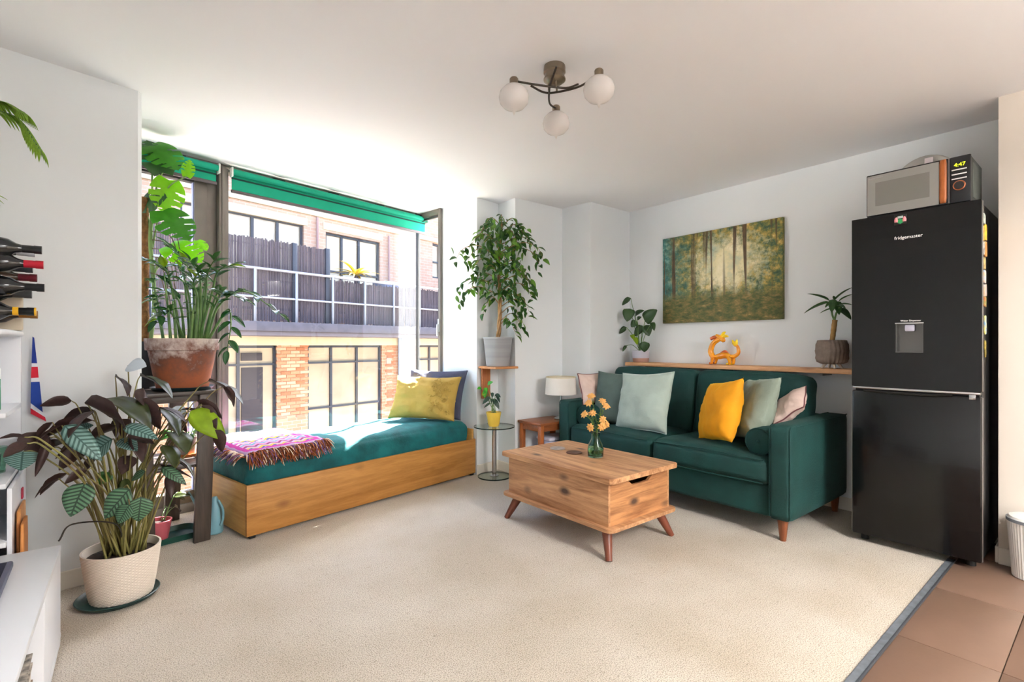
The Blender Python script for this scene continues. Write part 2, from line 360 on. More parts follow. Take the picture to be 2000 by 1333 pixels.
# invented LED panels over the kitchen, added to brighten room and ceiling
m_steel_w = mat('wire_steel', '#9a9a9a', .4, metal=.8)
m_led = mat('fill_diffuser', '#fff8f0', .5, emit=14.)
for (x, y, e, wh) in ((1.9,-1.15,34.,'nearer the grey carpet threshold strip'), (1.9,-2.3,32.,'nearer the rear kitchen wall')):
    pn = empty('fill_panel_light', (x,y,CH-.33), 0, 'added unseen square white fill panel hung below the kitchen ceiling, '+wh, 'light', 'added kitchen fill panels')
    fr = B()
    for lo, hi in (((-.32,-.32),(.32,-.29)), ((-.32,.29),(.32,.32)), ((-.32,-.29),(-.29,.29)), ((.29,-.29),(.32,.29))): box(fr, (*lo,0), (*hi,.03))
    obj('panel_frame', fr, mat('panel_white','#f2f2f0',.5), pn); obj('diffuser', bx((-.29,-.29,.006), (.29,.29,.012)), m_led, pn); obj('diffuser', bx((-.29,-.29,.022), (.29,.29,.028)), m_led, pn)
    al = bpy.data.lights.new('fill_lamp', 'AREA'); al.size = .56; al.energy = e; al.color = (1,.97,.94); a = bpy.data.objects.new('fill_lamp', al); C.objects.link(a); a.location = (x,y,CH-.335)
    bl = al.copy(); bl.energy = e*1.25; u_ = bpy.data.objects.new('fill_uplamp', bl); C.objects.link(u_); u_.location = (x,y,CH-.29); u_.rotation_euler = (R(180),0,0)  # upward lamp added to lift the ceiling
    for q in ((-.3,-.3),(.3,-.3),(-.3,.3),(.3,.3)): obj('suspension_wire', tube(B(), [(*q,.03), (*q,.33)], .0015, 6), m_steel_w, pn)
# ================================================================ building across the street
K = 1.2222
FAZ = R(13.); fnv = Vector((-math.sin(FAZ), math.cos(FAZ), 0))
def fz(z): return 1.12+(z-1.12)*K
def brick_mat(name, c1, c2, mortar):
    m = bpy.data.materials.new(name); m.use_nodes = True; t = m.node_tree; b = t.nodes['Principled BSDF']; L = t.links.new; S(b, Roughness=.9)
    tc = t.nodes.new('ShaderNodeTexCoord'); mp = t.nodes.new('ShaderNodeMapping'); mp.inputs['Rotation'].default_value = (R(-90),0,0); L(tc.outputs['Object'], mp.inputs[0])
    br = t.nodes.new('ShaderNodeTexBrick'); br.inputs['Color1'].default_value = lin(c1); br.inputs['Color2'].default_value = lin(c2); br.inputs['Mortar'].default_value = lin(mortar)
    S(br, Scale=1., Mortar_Size=.006, Brick_Width=.23, Row_Height=.078, Bias=-.1); L(mp.outputs[0], br.inputs[0])
    n = t.nodes.new('ShaderNodeTexNoise'); S(n, Scale=3., Detail=5.); L(tc.outputs['Object'], n.inputs[0])
    r = t.nodes.new('ShaderNodeValToRGB'); r.color_ramp.elements[0].color = (.7,.68,.66,1); r.color_ramp.elements[1].color = (1,1,1,1); L(n.outputs[0], r.inputs[0])
    mx = t.nodes.new('ShaderNodeMix'); mx.data_type = 'RGBA'; mx.blend_type = 'MULTIPLY'; mx.inputs[0].default_value = .8; L(br.outputs[0], mx.inputs[6]); L(r.outputs[0], mx.inputs[7]); L(mx.outputs[2], b.inputs['Base Color'])
    bp = t.nodes.new('ShaderNodeBump'); S(bp, Strength=.5, Distance=.01); L(br.outputs['Fac'], bp.inputs['Height']); bp.invert = True; L(bp.outputs[0], b.inputs['Normal']); return m
m_brU = brick_mat('brick_pale', '#b08a76', '#bd9a86', '#b8aa9c'); m_brL = brick_mat('brick_orange', '#ab7455', '#b98768', '#b5a08c')
m_cream = mat('stone_cream', '#c2b194', .85, var=.05, vscale=5); m_fdark = mat('facade_frame', '#2c2e38', .5); m_slab = mat('balcony_slab', '#4a464e', .8, var=.15, vscale=6)
m_reed = mat('reed_cane', '#453c42', .9, var=.35, vscale=9, stretch=(6,6,.3)); m_steel = mat('galvanised_rail', '#85868f', .4, metal=.6)
m_fpane = mat('facade_pane_reflection', '#9a8873', .06, spec=.8, col2='#b5a48c', vscale=.9); m_fblind = mat('facade_shutter', '#352f33', .8)  # pane base colour holds the cream reflection of sunlit brick
fb = empty('apartment_building', fnv*11.0, FAZ, 'brick apartment building across the street with dark framed windows', 'building')
def cells(x0, x1, z0, z1, holes, d0, d1, bm=None):
    bm = bm or B(); xs = sorted({x0, x1, *[h[0] for h in holes], *[h[1] for h in holes]}); zs = sorted({z0, z1, *[h[2] for h in holes], *[h[3] for h in holes]})
    xs = [x for x in xs if x0 <= x <= x1]; zs = [z for z in zs if z0 <= z <= z1]
    for i in range(len(xs)-1):
        for j in range(len(zs)-1):
            cx, cz = (xs[i]+xs[i+1])/2, (zs[j]+zs[j+1])/2
            if any(h[0] < cx < h[1] and h[2] < cz < h[3] for h in holes): continue
            box(bm, (xs[i], d0, zs[j]), (xs[i+1], d1, zs[j+1]))
    return bm
LOWW = [(3.15,4.61,-.62,1.11), (5.21,6.95,-.62,1.11), (7.95,9.3,-.62,1.11), (9.9,11.2,-.62,1.11), (.9,2.6,-.62,1.11)]
UPW = [(3.05,5.13,1.75,3.42), (5.59,6.9,1.75,3.36), (8.45,9.25,2.75,3.6), (.5,2.4,1.75,3.42)]
sc_ = lambda h: (h[0]*K, h[1]*K, fz(h[2]), fz(h[3]))
obj('upper_wall', cells(-2, 20, fz(1.32), fz(5.2), [sc_(h) for h in UPW], 0, .35), m_brU, fb, smooth=0)
lowp = obj('lower_wall', cells(-2, 20, -3.2, fz(1.11), [sc_(h) for h in LOWW], .0, .35), m_brL, fb, smooth=0)
obj('lintel_band', bx((-2,-.03,fz(1.11)), (20,.3,fz(1.32)), .01), m_cream, fb)
for z, h in ((3.62,.10), (4.3,.06)): obj('string_course', bx((-2,-.05,fz(z)), (20,.02,fz(z+h)), .01), m_cream, fb)
for a, b_ in ((3.05,5.13), (5.59,6.9)): obj('window_lintel', bx((a*K-.08,-.02,fz(3.4)), (b_*K+.08,.2,fz(3.54)), .008), m_cream, fb)
def fwin(h, xm, zm, parts=(), shut=None):
    x0, x1, z0, z1 = sc_(h); fr = B(); t = .055
    for lo, hi in (((x0,z0),(x0+t,z1)), ((x1-t,z0),(x1,z1)), ((x0,z1-t),(x1,z1)), ((x0,z0),(x1,z0+t))): box(fr, (lo[0],.06,lo[1]), (hi[0],.14,hi[1]))
    for x in xm: box(fr, (x*K-.03,.06,z0), (x*K+.03,.14,z1))
    for z in zm: box(fr, (x0,.055,fz(z)-.022), (x1,.135,fz(z)+.022))
    f = obj('window_frame', fr, m_fdark, fb, smooth=0)
    xs = [x0]+[x*K for x in xm]+[x1]; zs = [z0]+sorted(fz(z) for z in zm)+[z1]
    for i in range(len(xs)-1):
        for j in range(len(zs)-1):
            obj('pane', bx((xs[i]+.02,.10,zs[j]+.02), (xs[i+1]-.02,.106,zs[j+1]-.02)), m_fpane, f)
    if shut: obj('shutter', bx((shut[0]*K,.075,fz(shut[2])), (shut[1]*K,.095,fz(shut[3])), .004), m_fblind, f)
fwin(LOWW[0], (3.95,), (.77,), shut=(4.01,4.38,-.5,.72)); fwin(LOWW[1], (5.74,6.34), (.77,-.12)); fwin(LOWW[2], (8.4,8.85), (.77,)); fwin(LOWW[3], (10.5,), (.77,)); fwin(LOWW[4], (1.7,), (.77,))
fwin(UPW[0], (3.6,4.19,4.64), ()); fwin(UPW[1], (5.98,6.39), (2.6,)); fwin(UPW[2], (8.72,8.98), (3.15,)); fwin(UPW[3], (1.1,1.75), ())
for h in (UPW[1], LOWW[1]):
    x0, x1, z0, z1 = sc_(h)
obj('vent_grille', bx((4.0*K,.05,fz(.84)), (4.36*K,.09,fz(.98)), .004), m_fblind, fb)
for x, z0, z1 in ((5.38,1.5,3.6), (7.1,1.5,3.53)): obj('rain_pipe', tube(B(), [(x*K,-.06,fz(z0)), (x*K,-.06,fz(z1))], .03, 10), mat('pipe_red','#8d6e6c',.6), fb)
obj('rain_pipe', tube(B(), [(7.40*K,-.08,-3.2), (7.40*K,-.08,fz(1.34))], .06, 12), mat('pipe_blue','#4d5a78',.5), fb)
obj('plaque', bx((7.06*K,-.03,fz(.70)), (7.18*K,0,fz(.83)), .006), mat('plaque_stone','#a98f80',.7), fb)
# single bricks of the two piers between the lower windows
brick_me = [finish(bx((-.108,-.012,-.031), (.108,.03,.031), .004), 0) for _ in range(3)]
half_me = finish(bx((-.05,-.012,-.031), (.05,.03,.031), .004), 0)
bmats = [mat('brick_a','#b07a5c',.9,var=.15,vscale=12), mat('brick_b','#9c6244',.9,var=.15,vscale=12), mat('brick_c','#bf957a',.9,var=.12,vscale=12)]
for me, mm in zip(brick_me, bmats): me.materials.append(mm)
half_me.materials.append(bmats[0])
for (x0, x1) in ((4.63*K,5.19*K), (6.97*K,7.33*K)):
    row = 0; z = fz(-.25)
    while z < fz(1.09):
        n = int((x1-x0)/.228); off = (x1-x0-n*.228)/2
        for k in range(n): obj('brick', random.choice(brick_me), None, lowp, loc=(x0+off+.114+.228*k+(.05 if row % 2 else -.05)*(1 if n > 1 else .5), 0, z+.035))
        z += .0775; row += 1
# balcony: slab, rails, posts and reed screens
by0 = -1.22
bal = obj('balcony_slab', bx((-2,by0-.12,fz(1.34)), (14,.0,fz(1.49)), .01), m_slab, fb)
obj('slab_soffit', bx((-2,by0-.05,fz(1.27)), (14,.0,fz(1.34)), .01), mat('soffit','#5d565c',.85), fb)
for z, r in ((2.33,.028), (1.88,.022)): obj('balcony_rail', tube(B(), [(-2,by0,fz(z)), (14,by0,fz(z))], r, 8), m_steel, fb)
for k in range(-5, 14): obj('balcony_post', bx((3.74*K+.68*K*k-.025,by0-.025,fz(1.49)), (3.74*K+.68*K*k+.025,by0+.02,fz(2.33)), .004), m_steel, fb)
def reed(x0, x1, z0, z1, y):
    bm = B(); x = x0; r = random.Random(3)
    while x < x1:
        wv = r.uniform(.016,.03); box(bm, (x,y+r.uniform(0,.012),z0+r.uniform(-.02,.02)), (x+wv,y+.02,z1+r.uniform(-.025,.025))); x += wv+r.uniform(.004,.014)
    for z in (z0+.12, (z0+z1)/2, z1-.12): box(bm, (x0,y+.012,z-.008), (x1,y+.026,z+.008))
    o = obj('reed_screen', bm, m_reed, fb, smooth=0); o['kind'] = 'stuff'
reed(-1, 5.0*K, fz(1.5), fz(2.81), by0+.06); reed(5.02*K, 6.75*K, fz(1.5), fz(2.28), by0+.06); reed(6.8*K, 13, fz(1.5), fz(2.30), by0+.06)
for x in (4.42, 5.03): obj('screen_post', bx((x*K-.05,by0+.03,fz(1.5)), (x*K+.05,by0+.10,fz(2.83)), .005), m_fdark, fb)
obj('balcony_box', bx((6.45*K,-.9,fz(1.49)), (6.95*K,-.4,fz(2.42)), .02), mat('box_slate','#555c73',.7), fb)
yl = leafmesh(.16, .5, .1, .6); yl.materials.append(mat('leaf_balcony','#c8b04a',.6,transl=.2)); yl.materials.append(MATS['leaf_balcony'])
yp = empty('balcony_plant', q_world(fb) @ Vector((5.85*K,-.75,fz(1.49))), 0, 'spiky yellow-green plant in a pot on the balcony across the street', 'plant')
obj('pot', lathe(B(), [(0,0),(.15,0),(.2,.35),(.17,.35),(.0,.33)], 16), m_slab, yp); obj('stem', tube(B(), [(0,0,.3), (0,0,1.2)], .04, 8), m_reed, yp)
for k in range(22):
    a = k*2.4; e = random.uniform(.1,1.2); b0 = yp.location+Vector((0,0,1.18)); leaf_at(yl, yp, b0, b0+Vector((math.cos(a)*math.cos(e), math.sin(a)*math.cos(e), math.sin(e)))*random.uniform(.4,.6), (0,0,1))
struct('street', bx((-40,5,-3.3), (60,60,-3.2)), mat('paving','#8a847c',.9,var=.1,vscale=3))
# ================================================================ daybed
DA = R(11.2); D0 = Vector((.637,3.178,0))
m_bed = wood('bed_pine', '#b98442', '#935f24', 'x', .8, .5, knots=.9, dark='#7a4a1e'); m_bedy = wood('bed_pine_end', '#d2a45c', '#b5843f', 'y', .8, .5)
db = empty('daybed', D0, DA, 'low pine daybed base beneath the window', 'bed')
obj('front_panel', bx((0,0,.018), (1.885,.022,.312), .003), m_bed, db)
obj('end_panel', bx((0,.022,.018), (.022,.80,.305), .003), m_bedy, db); obj('end_panel', bx((1.86,.022,.018), (1.884,.74,.395), .003), m_bedy, db)
obj('rear_panel', bx((.022,.765,.03), (1.86,.785,.25), .003), m_bed, db); obj('slat_board', bx((.022,.022,.10), (1.86,.765,.13)), m_bed, db)
for x in (.02, 1.84):
    for y in (.01, .75): obj('foot', bx((x,y,0), (x+.035,y+.035,.02), .003), mat('foot_black','#151515',.6), db)
def velvet(name, col, hi, sc=18., sheen=.6):
    return mat(name, col, .85, col2=hi, vscale=sc, detail=6., bump=.25, bscale=90, sheen=sheen)
m_teal = velvet('teal_velvet', '#07484c', '#0b686c', 9., .6)
ma = obj('mattress', rbox((1.82,.72,.33), .075, 26, (.004,.012,.012), .018, 2.1), m_teal, None, smooth=180, loc=D0+Vector((math.cos(DA)*.943-math.sin(DA)*.394, math.sin(DA)*.943+math.cos(DA)*.394, .297)), rot=(0,0,DA))
setp(ma, 'teal plush covered mattress lying in the pine daybed', 'mattress')
def dloc(x, y, z): return D0+Vector((math.cos(DA)*x-math.sin(DA)*y, math.sin(DA)*x+math.cos(DA)*y, z))
MT = .472
# throw
def throw_mat():
    m = bpy.data.materials.new('woven_throw'); m.use_nodes = True; t = m.node_tree; b = t.nodes['Principled BSDF']; L = t.links.new; S(b, Roughness=.95)
    tc = t.nodes.new('ShaderNodeTexCoord'); sp = t.nodes.new('ShaderNodeSeparateXYZ'); L(tc.outputs['UV'], sp.inputs[0])
    def M(op, a, b_=None, c=None):
        n = t.nodes.new('ShaderNodeMath'); n.operation = op
        for i, v in enumerate((a, b_, c)):
            if v is None: continue
            if isinstance(v, (int, float)): n.inputs[i].default_value = v
            else: L(v, n.inputs[i])
        return n.outputs[0]
    u, v = sp.outputs[0], sp.outputs[1]
    zig = M('ADD', v, M('MULTIPLY', M('PINGPONG', M('MULTIPLY', u, 14.), 1.), .045))
    r = t.nodes.new('ShaderNodeValToRGB'); r.color_ramp.interpolation = 'CONSTANT'; L(M('FRACT', M('MULTIPLY', zig, 2.6)), r.inputs[0]); e = r.color_ramp.elements
    cols = ['#b8458f','#9a86b0','#c9b8c4','#3c478f','#c9a233','#a594b4','#7a2559','#c77fa8','#5f93a6','#b09fbc','#963a78','#cdbcc4']
    e[0].color = lin(cols[0]); e[1].position = 1/12; e[1].color = lin(cols[1])
    for i in range(2, 12): q = e.new(i/12); q.color = lin(cols[i])
    du = M('MINIMUM', M('MINIMUM', u, M('SUBTRACT', 1., u)), M('MINIMUM', v, M('SUBTRACT', 1., v)))
    bd = M('MULTIPLY', M('GREATER_THAN', du, .035), M('LESS_THAN', du, .085))
    mx = t.nodes.new('ShaderNodeMix'); mx.data_type = 'RGBA'; L(bd, mx.inputs[0]); L(r.outputs[0], mx.inputs[6]); mx.inputs[7].default_value = lin('#a81f84')
    edge = M('LESS_THAN', du, .035); mx2 = t.nodes.new('ShaderNodeMix'); mx2.data_type = 'RGBA'; L(edge, mx2.inputs[0]); L(mx.outputs[2], mx2.inputs[6]); mx2.inputs[7].default_value = lin('#a98bb0')
    L(mx2.outputs[2], b.inputs['Base Color'])
    n = t.nodes.new('ShaderNodeTexNoise'); S(n, Scale=160.); L(tc.outputs['Object'], n.inputs[0]); bp = t.nodes.new('ShaderNodeBump'); S(bp, Strength=.5, Distance=.004); L(n.outputs[0], bp.inputs[0]); L(bp.outputs[0], b.inputs['Normal']); return m
th = empty('throw_blanket', dloc(0,0,MT), DA, 'multicoloured woven throw with pink border and brown fringe, folded over the daybed end', 'blanket')
bm = B(); uvl = bm.loops.layers.uv.new('uv'); g = {}; NX, NY = 30, 36
X0, X1, Y0, Y1 = .005, .50, .035, .70
def drape(x, y):
    z = .022+.014*noise.noise(Vector((x*7, y*7, 1)))+.006*noise.noise(Vector((x*20, y*20, 4)))
    fx = max(0, .07-x); fy = max(0, .075-y); z -= (fx*2.2)**2+(fy*2.2)**2
    return Vector((x, y, z))
for lay in (0, 1):
    for i in range(NX+1):
        for j in range(NY+1):
            q = drape(X0+(X1-X0)*i/NX+.012*noise.noise(Vector((j*.2, 3, 0))), Y0+(Y1-Y0)*j/NY+.01*noise.noise(Vector((i*.25, 8, 0)))); q.z += 0 if lay == 0 else .012
            g[lay,i,j] = bm.verts.new(q)
def quad(vs, uv):
    f = bm.faces.new(vs)
    for l, c in zip(f.loops, uv): l[uvl].uv = c
for i in range(NX):
    for j in range(NY):
        uv = [(i/NX,j/NY), ((i+1)/NX,j/NY), ((i+1)/NX,(j+1)/NY), (i/NX,(j+1)/NY)]
        quad([g[1,i,j], g[1,i+1,j], g[1,i+1,j+1], g[1,i,j+1]], uv); quad([g[0,i,j], g[0,i,j+1], g[0,i+1,j+1], g[0,i+1,j]], [uv[0],uv[3],uv[2],uv[1]])
for i in range(NX):
    for j in (0, NY): quad([g[0,i,j], g[0,i+1,j], g[1,i+1,j], g[1,i,j]], [(0,0)]*4)
for j in range(NY):
    for i in (0, NX): quad([g[0,i,j], g[0,i,j+1], g[1,i,j+1], g[1,i,j]], [(0,0)]*4)
obj('throw_cloth', bm, throw_mat(), th, smooth=180)
rr = random.Random(5); fm = [mat('fringe_rust','#94502b',.95), mat('fringe_cream','#dcc7b4',.95), mat('fringe_violet','#7a5c92',.95), mat('fringe_brown','#5d2f20',.95)]
bm = B()
def strand(p, d, L, mi):
    n0 = len(bm.faces); pts = []
    q = Vector(p); v = Vector(d).normalized()*L/4
    for k in range(5):
        pts.append(q.copy()); q = q+v; v.z -= L*.10; v.x += rr.uniform(-.004,.004); v.y += rr.uniform(-.003,.003)
    tube(bm, pts, [.0034,.004,.0036,.003,.0016], 4); bm.faces.ensure_lookup_table()
    for f in bm.faces[n0:]: f.material_index = mi
for k in range(520):
    x = rr.uniform(X0-.0, X1); p = drape(x, Y0); strand((x,Y0-.002,p.z+rr.uniform(.0,.012)), (rr.uniform(-.3,.3),-1,rr.uniform(-.2,.5)), rr.uniform(.07,.105), rr.choice((0,0,0,0,1,3,3,2)))
for k in range(240):
    y = rr.uniform(Y0, Y1); p = drape(X0, y); strand((X0,y,p.z+rr.uniform(0,.012)), (-1,rr.uniform(-.3,.3),rr.uniform(-.2,.5)), rr.uniform(.04,.07), rr.choice((0,1,1,2,2,3)))
for k in range(90): strand((X1+.01,rr.uniform(Y0,Y1),.025), (1,rr.uniform(-.3,.3),.1), rr.uniform(.03,.05), rr.choice((0,1,1,2)))
fo = obj('fringe', bm, fm, th, smooth=180); fo['kind'] = 'stuff'
# pillows on the daybed
m_must = mat('mustard_linen', '#ad8f44', .9, var=.06, vscale=6, bump=.25, bscale=70, sheen=.2); m_char = mat('charcoal_linen', '#44475a', .9, var=.1, vscale=7, bump=.25, bscale=80)
def cushion(name, w, h, t, pos, face, m, label, cat='cushion', seed=0, wr=.006, roll=0., piping=None, up=(0,0,1), seam=True):
    o = empty(name, pos, 0, label, cat)
    b = obj('cover', pillow(w, h, t, seed, wr), m, o, smooth=180)
    y = Vector(face).normalized(); z = Vector(up); z = (z-y*z.dot(y)).normalized(); x = y.cross(z)
    M3 = Matrix((x, y, z)).transposed() @ Matrix.Rotation(roll, 3, 'Y'); o.rotation_euler = M3.to_euler()
    if piping:
        pts = []; n = 18
        for k in range(n): pts.append((2*k/n-1, -1))
        for k in range(n): pts.append((1, 2*k/n-1))
        for k in range(n): pts.append((1-2*k/n, 1))
        for k in range(n+1): pts.append((-1, 1-2*k/n))
        P = [Vector((u*w/2*(1-.075*(1-abs(v)**2.2)*abs(u)**3), .012*noise.noise(Vector((u*1.3, v*1.3, seed))), v*h/2*(1-.075*(1-abs(u)**2.2)*abs(v)**3))) for u, v in pts]
        obj('piping', tube(B(), P, .004, 6, cap=False), piping, o, smooth=180)
    return o
wdv = Vector((math.cos(DA), math.sin(DA), 0)); wnv = Vector((-math.sin(DA), math.cos(DA), 0))
p1 = cushion('pillow', .62, .40, .17, dloc(1.60,.33,MT+.195), -wdv*.8-wnv*.35+Vector((0,0,.42)), m_must, 'mustard yellow embroidered pillow standing on the daybed', 'pillow', 3, .014, roll=R(0))
ri = random.Random(2); bm = B()
for k in range(46):
    a = ri.uniform(0,6.28); u = -.08-.17*ri.random(); v = ri.uniform(-.15,.15); r_ = ri.uniform(.010,.02)
    hh = .17/2*((1-abs(u/.31)**2.6)*(1-abs(v/.2)**2.6))**.55
    pts = [(u+r_*math.cos(a+t*.8), hh+.006+.0*t, v+r_*math.sin(a+t*.8)) for t in range(6)]; tube(bm, pts, .0035, 5)
obj('embroidery', bm, m_must, p1, smooth=180)
cushion('pillow', .60, .44, .15, dloc(1.74,.36,MT+.215), -wdv*.9-wnv*.25+Vector((0,0,.30)), m_char, 'charcoal grey pillow propped behind the mustard pillow', 'pillow', 8, .01)
# ================================================================ sofa
m_sofa = mat('sofa_velvet', '#032e2b', .8, col2='#043b37', vscale=5., detail=5., bump=.2, bscale=120, sheen=.28); m_leg = wood('walnut_leg', '#8a4f2c', '#5f301a', 'z', 1., .4)
S0 = Vector((2.96,1.185,0)); SW = 1.82
so = empty('sofa', S0, 0, 'dark green velvet two seat sofa on tapered wooden legs', 'sofa')
obj('base_frame', rbox((.86,SW-.2,.19), .015, 6, loc=(.46,SW/2,.215)), m_sofa, so, smooth=180)
for y, k in ((.0575, 0), (SW-.0575, 1)):
    obj('armrest', rbox((.92,.115,.54), .022, 10, (.004,.006,.004), .002, k, loc=(.46,y,.39)), m_sofa, so, smooth=180)
    bm = B(); yy = y-.055+.11*k*0
    for e in (-.0555, .0555): tube(bm, [(.006,y+e,.14), (.004,y+e,.64), (.02,y+e,.656), (.9,y+e,.656)], .0035, 6)
    obj('arm_piping', bm, m_sofa, so)
cw = (SW-.23)/2
obj('back_frame', rbox((.20,SW-.22,.52), .03, 6, loc=(.815,SW/2,.39)), m_sofa, so, smooth=180)
def seat(y, nm):
    bm = rbox((.70,cw-.006,.155), .045, 22, (.018,.004,.022), .009, y*3, loc=(.345,y,.385))
    for v in bm.verts:
        if v.co.z > .4:
            for bxp, byp in ((.26,y-.2), (.26,y+.2), (.26,y)): v.co.z -= .022*math.exp(-((v.co.x-bxp)**2+(v.co.y-byp)**2)/.0028)
    o = obj('seat_cushion', bm, m_sofa, so, smooth=180)
    for byp in (y-.2, y+.2): obj('tuft_button', lathe(B(), [(0,.008),(.008,.006),(.012,0),(0,-.004)], 12, (.26,byp,.458)), m_sofa, o)
    bm = B(); tube(bm, [(-.008,y-cw/2+.03,.452), (-.014,y,.462), (-.008,y+cw/2-.03,.452)], .004, 6); tube(bm, [(-.008,y-cw/2+.03,.318), (-.014,y,.316), (-.008,y+cw/2-.03,.318)], .004, 6); obj('piping', bm, m_sofa, o)
def backc(y):
    bm = rbox((.20,cw-.008,.50), .05, 22, (.03,.0,.012), .011, y*5, loc=(0,0,0)); bmesh.ops.transform(bm, matrix=Matrix.Translation((.62,y,.665)) @ Matrix.Rotation(R(10), 4, 'Y'), verts=bm.verts[:])
    obj('back_cushion', bm, m_sofa, so, smooth=180)
for k in (0, 1): seat(.115+cw*(k+.5), k); backc(.115+cw*(k+.5))
legme = finish(lathe(B(), [(0,0),(.017,0),(.030,.125),(0,.125)], 16), 40)
for x in (.055, .86):
    for y in (.06, SW-.06): obj('leg', legme, m_leg, so, loc=(x,y,0))
# bolsters and cushions
def bolster(y, lab):
    o = empty('bolster', (3.30,y,.545), 0, lab, 'cushion', 'green velvet bolsters')
    obj('roll_cover', rbox((.42,.165,.165), .0824, 14, wob=.002), m_sofa, o, smooth=180)
    bm = B()
    for s in (-1, 1): tube(bm, [(s*.17,.081*math.cos(a), .081*math.sin(a)) for a in [2*math.pi*k/28 for k in range(29)]], .004, 6, cap=False)
    obj('piping', bm, m_sofa, o, smooth=180)
def bolster2(y, lab, x0=3.04, x1=3.46):
    o = empty('bolster', (x0,y,.54), 0, lab, 'cushion', 'green velvet bolsters')
    L = x1-x0; obj('roll_cover', tube(B(), [(0,0,0), (.004,0,0), (.016,0,0), (L/2,0,0), (L-.016,0,0), (L-.004,0,0), (L,0,0)], [.066,.076,.082,.084,.082,.076,.066], 36), m_sofa, o, smooth=50)
    bm = B()
    for xx in (.004, L-.004): tube(bm, [(xx,.079*math.cos(a), .079*math.sin(a)) for a in [2*math.pi*k/32 for k in range(33)]], .0045, 6, cap=False)
    obj('piping', bm, m_sofa, o, smooth=180); obj('end_button', lathe(B(), [(0,0),(.012,0),(.008,.005),(0,.007)], 12), m_sofa, o, loc=(-.001,0,0), rot=(0,R(-90),0))
bolster2(1.395, 'dark green velvet bolster against the sofa arm beside the fridge'); bolster2(2.802, 'dark green velvet bolster against the sofa arm beside the lamp')
m_sage = mat('sage_velvet', '#a9b8ae', .85, var=.10, vscale=6, bump=.18, bscale=100, sheen=.5); m_dsage = mat('grey_green_velvet', '#4b5b56', .85, var=.12, vscale=6, bump=.18, bscale=100, sheen=.4)
m_gsage = mat('olive_grey_velvet', '#7f8a7d', .85, var=.12, vscale=6, bump=.18, bscale=100, sheen=.45); m_gold = mat('gold_velvet', '#dc9408', .8, var=.10, vscale=6, bump=.15, bscale=100, sheen=.5); m_blush = mat('blush_linen', '#d5bdb2', .9, var=.08, vscale=8, bump=.2, bscale=100)
cushion('cushion', .50, .46, .15, (3.20,2.335,.685), (-1,.10,.30), m_sage, 'pale sage green velvet cushion leaning on the sofa back', seed=1, roll=R(4), piping=m_sage)
cushion('cushion', .44, .44, .14, (3.27,2.625,.68), (-.85,-.25,.25), m_dsage, 'dark grey-green velvet cushion half hidden behind the pale sage cushion', seed=2, roll=R(-2))
cushion('cushion', .27, .27, .12, (3.26,2.90,.745), (-.15,-.95,.3), m_blush, 'small blush cushion by the sofa arm beside the lamp', seed=5, piping=mat('piping_plum','#6d3d40',.8))
cushion('cushion', .42, .42, .17, (3.19,1.715,.68), (-.78,.55,.28), m_gold, 'golden mustard velvet cushion on the sofa', seed=4, roll=R(10), wr=.008)
cushion('cushion', .45, .43, .16, (3.31,1.55,.70), (-.70,.62,.35), m_gsage, 'olive grey velvet cushion behind the golden cushion', seed=6, roll=R(6), wr=.01)
cushion('cushion', .32, .22, .11, (3.36,1.345,.735), (-.45,.55,.75), m_blush, 'small blush cushion resting on the sofa arm near the fridge', seed=7, roll=R(-28), piping=mat('piping_plum','#6d3d40',.8))
# ================================================================ coffee table
m_ct = wood('rustic_oak', '#cb9d72', '#8a5935', 'y', .8, .5, knots=1.1, dark='#4b3428', grain=1.6); m_cs = wood('rustic_oak_side', '#c08b5c', '#7a4a29', 'x', .8, .5, knots=1.1, dark='#4b3428', grain=1.6); m_cl = mat('mahogany_leg', '#6e3b2a', .35, var=.15, vscale=20, stretch=(1,1,.2)); m_in = mat('box_inside', '#4a3320', .8)
T0 = Vector((2.307,2.115,0)); ct = empty('coffee_table', T0, 0, 'rustic oak trunk coffee table on splayed dark legs', 'table')
def rslab(hx, hy, z0, z1, r):
    pl = []
    for cx, cy, a0 in ((hx-r,hy-r,0), (-hx+r,hy-r,90), (-hx+r,-hy+r,180), (hx-r,-hy+r,270)):
        for k in range(6): a = R(a0+18*k); pl.append((cx+r*math.cos(a), cy+r*math.sin(a)))
    bm = prism(B(), pl, z0, z1); bmesh.ops.bevel(bm, geom=[e for e in bm.edges if abs(e.verts[0].co.z-e.verts[1].co.z) < 1e-6], offset=.003, segments=2, affect='EDGES'); return bm
obj('lid', rslab(.302,.452,.402,.43,.012), m_ct, ct); obj('base_board', rslab(.302,.452,.150,.170,.035), m_ct, ct)
hx, hy, z0, z1, t = .272, .412, .17, .402, .016
obj('front_panel', bx((-hx,-hy,z0), (-hx+t,hy,z1), .001), m_ct, ct); obj('back_panel', bx((hx-t,-hy,z0), (hx,hy,z1), .001), m_ct, ct)
def side(y):
    pl = [(-hx+t,z0), (hx-t,z0), (hx-t,z1), (.13,z1), (.07,z1-.045), (-.07,z1-.045), (-.13,z1), (-hx+t,z1)]
    bm = prism(B(), pl, 0, t, Matrix(((1,0,0,0),(0,0,-1,y),(0,1,0,0),(0,0,0,1)))); return obj('side_panel', bm, m_cs, ct, smooth=0)
side(-hy+t); side(hy); obj('inner_floor', bx((-hx+t,-hy+t,z0), (hx-t,hy-t,z0+.006)), m_in, ct)
for sx in (-1, 1):
    for sy in (-1, 1): obj('leg', tube(B(), [(sx*.225,sy*.36,.152), (sx*.281,sy*.424,0)], [.030,.017], 20), m_cl, ct)
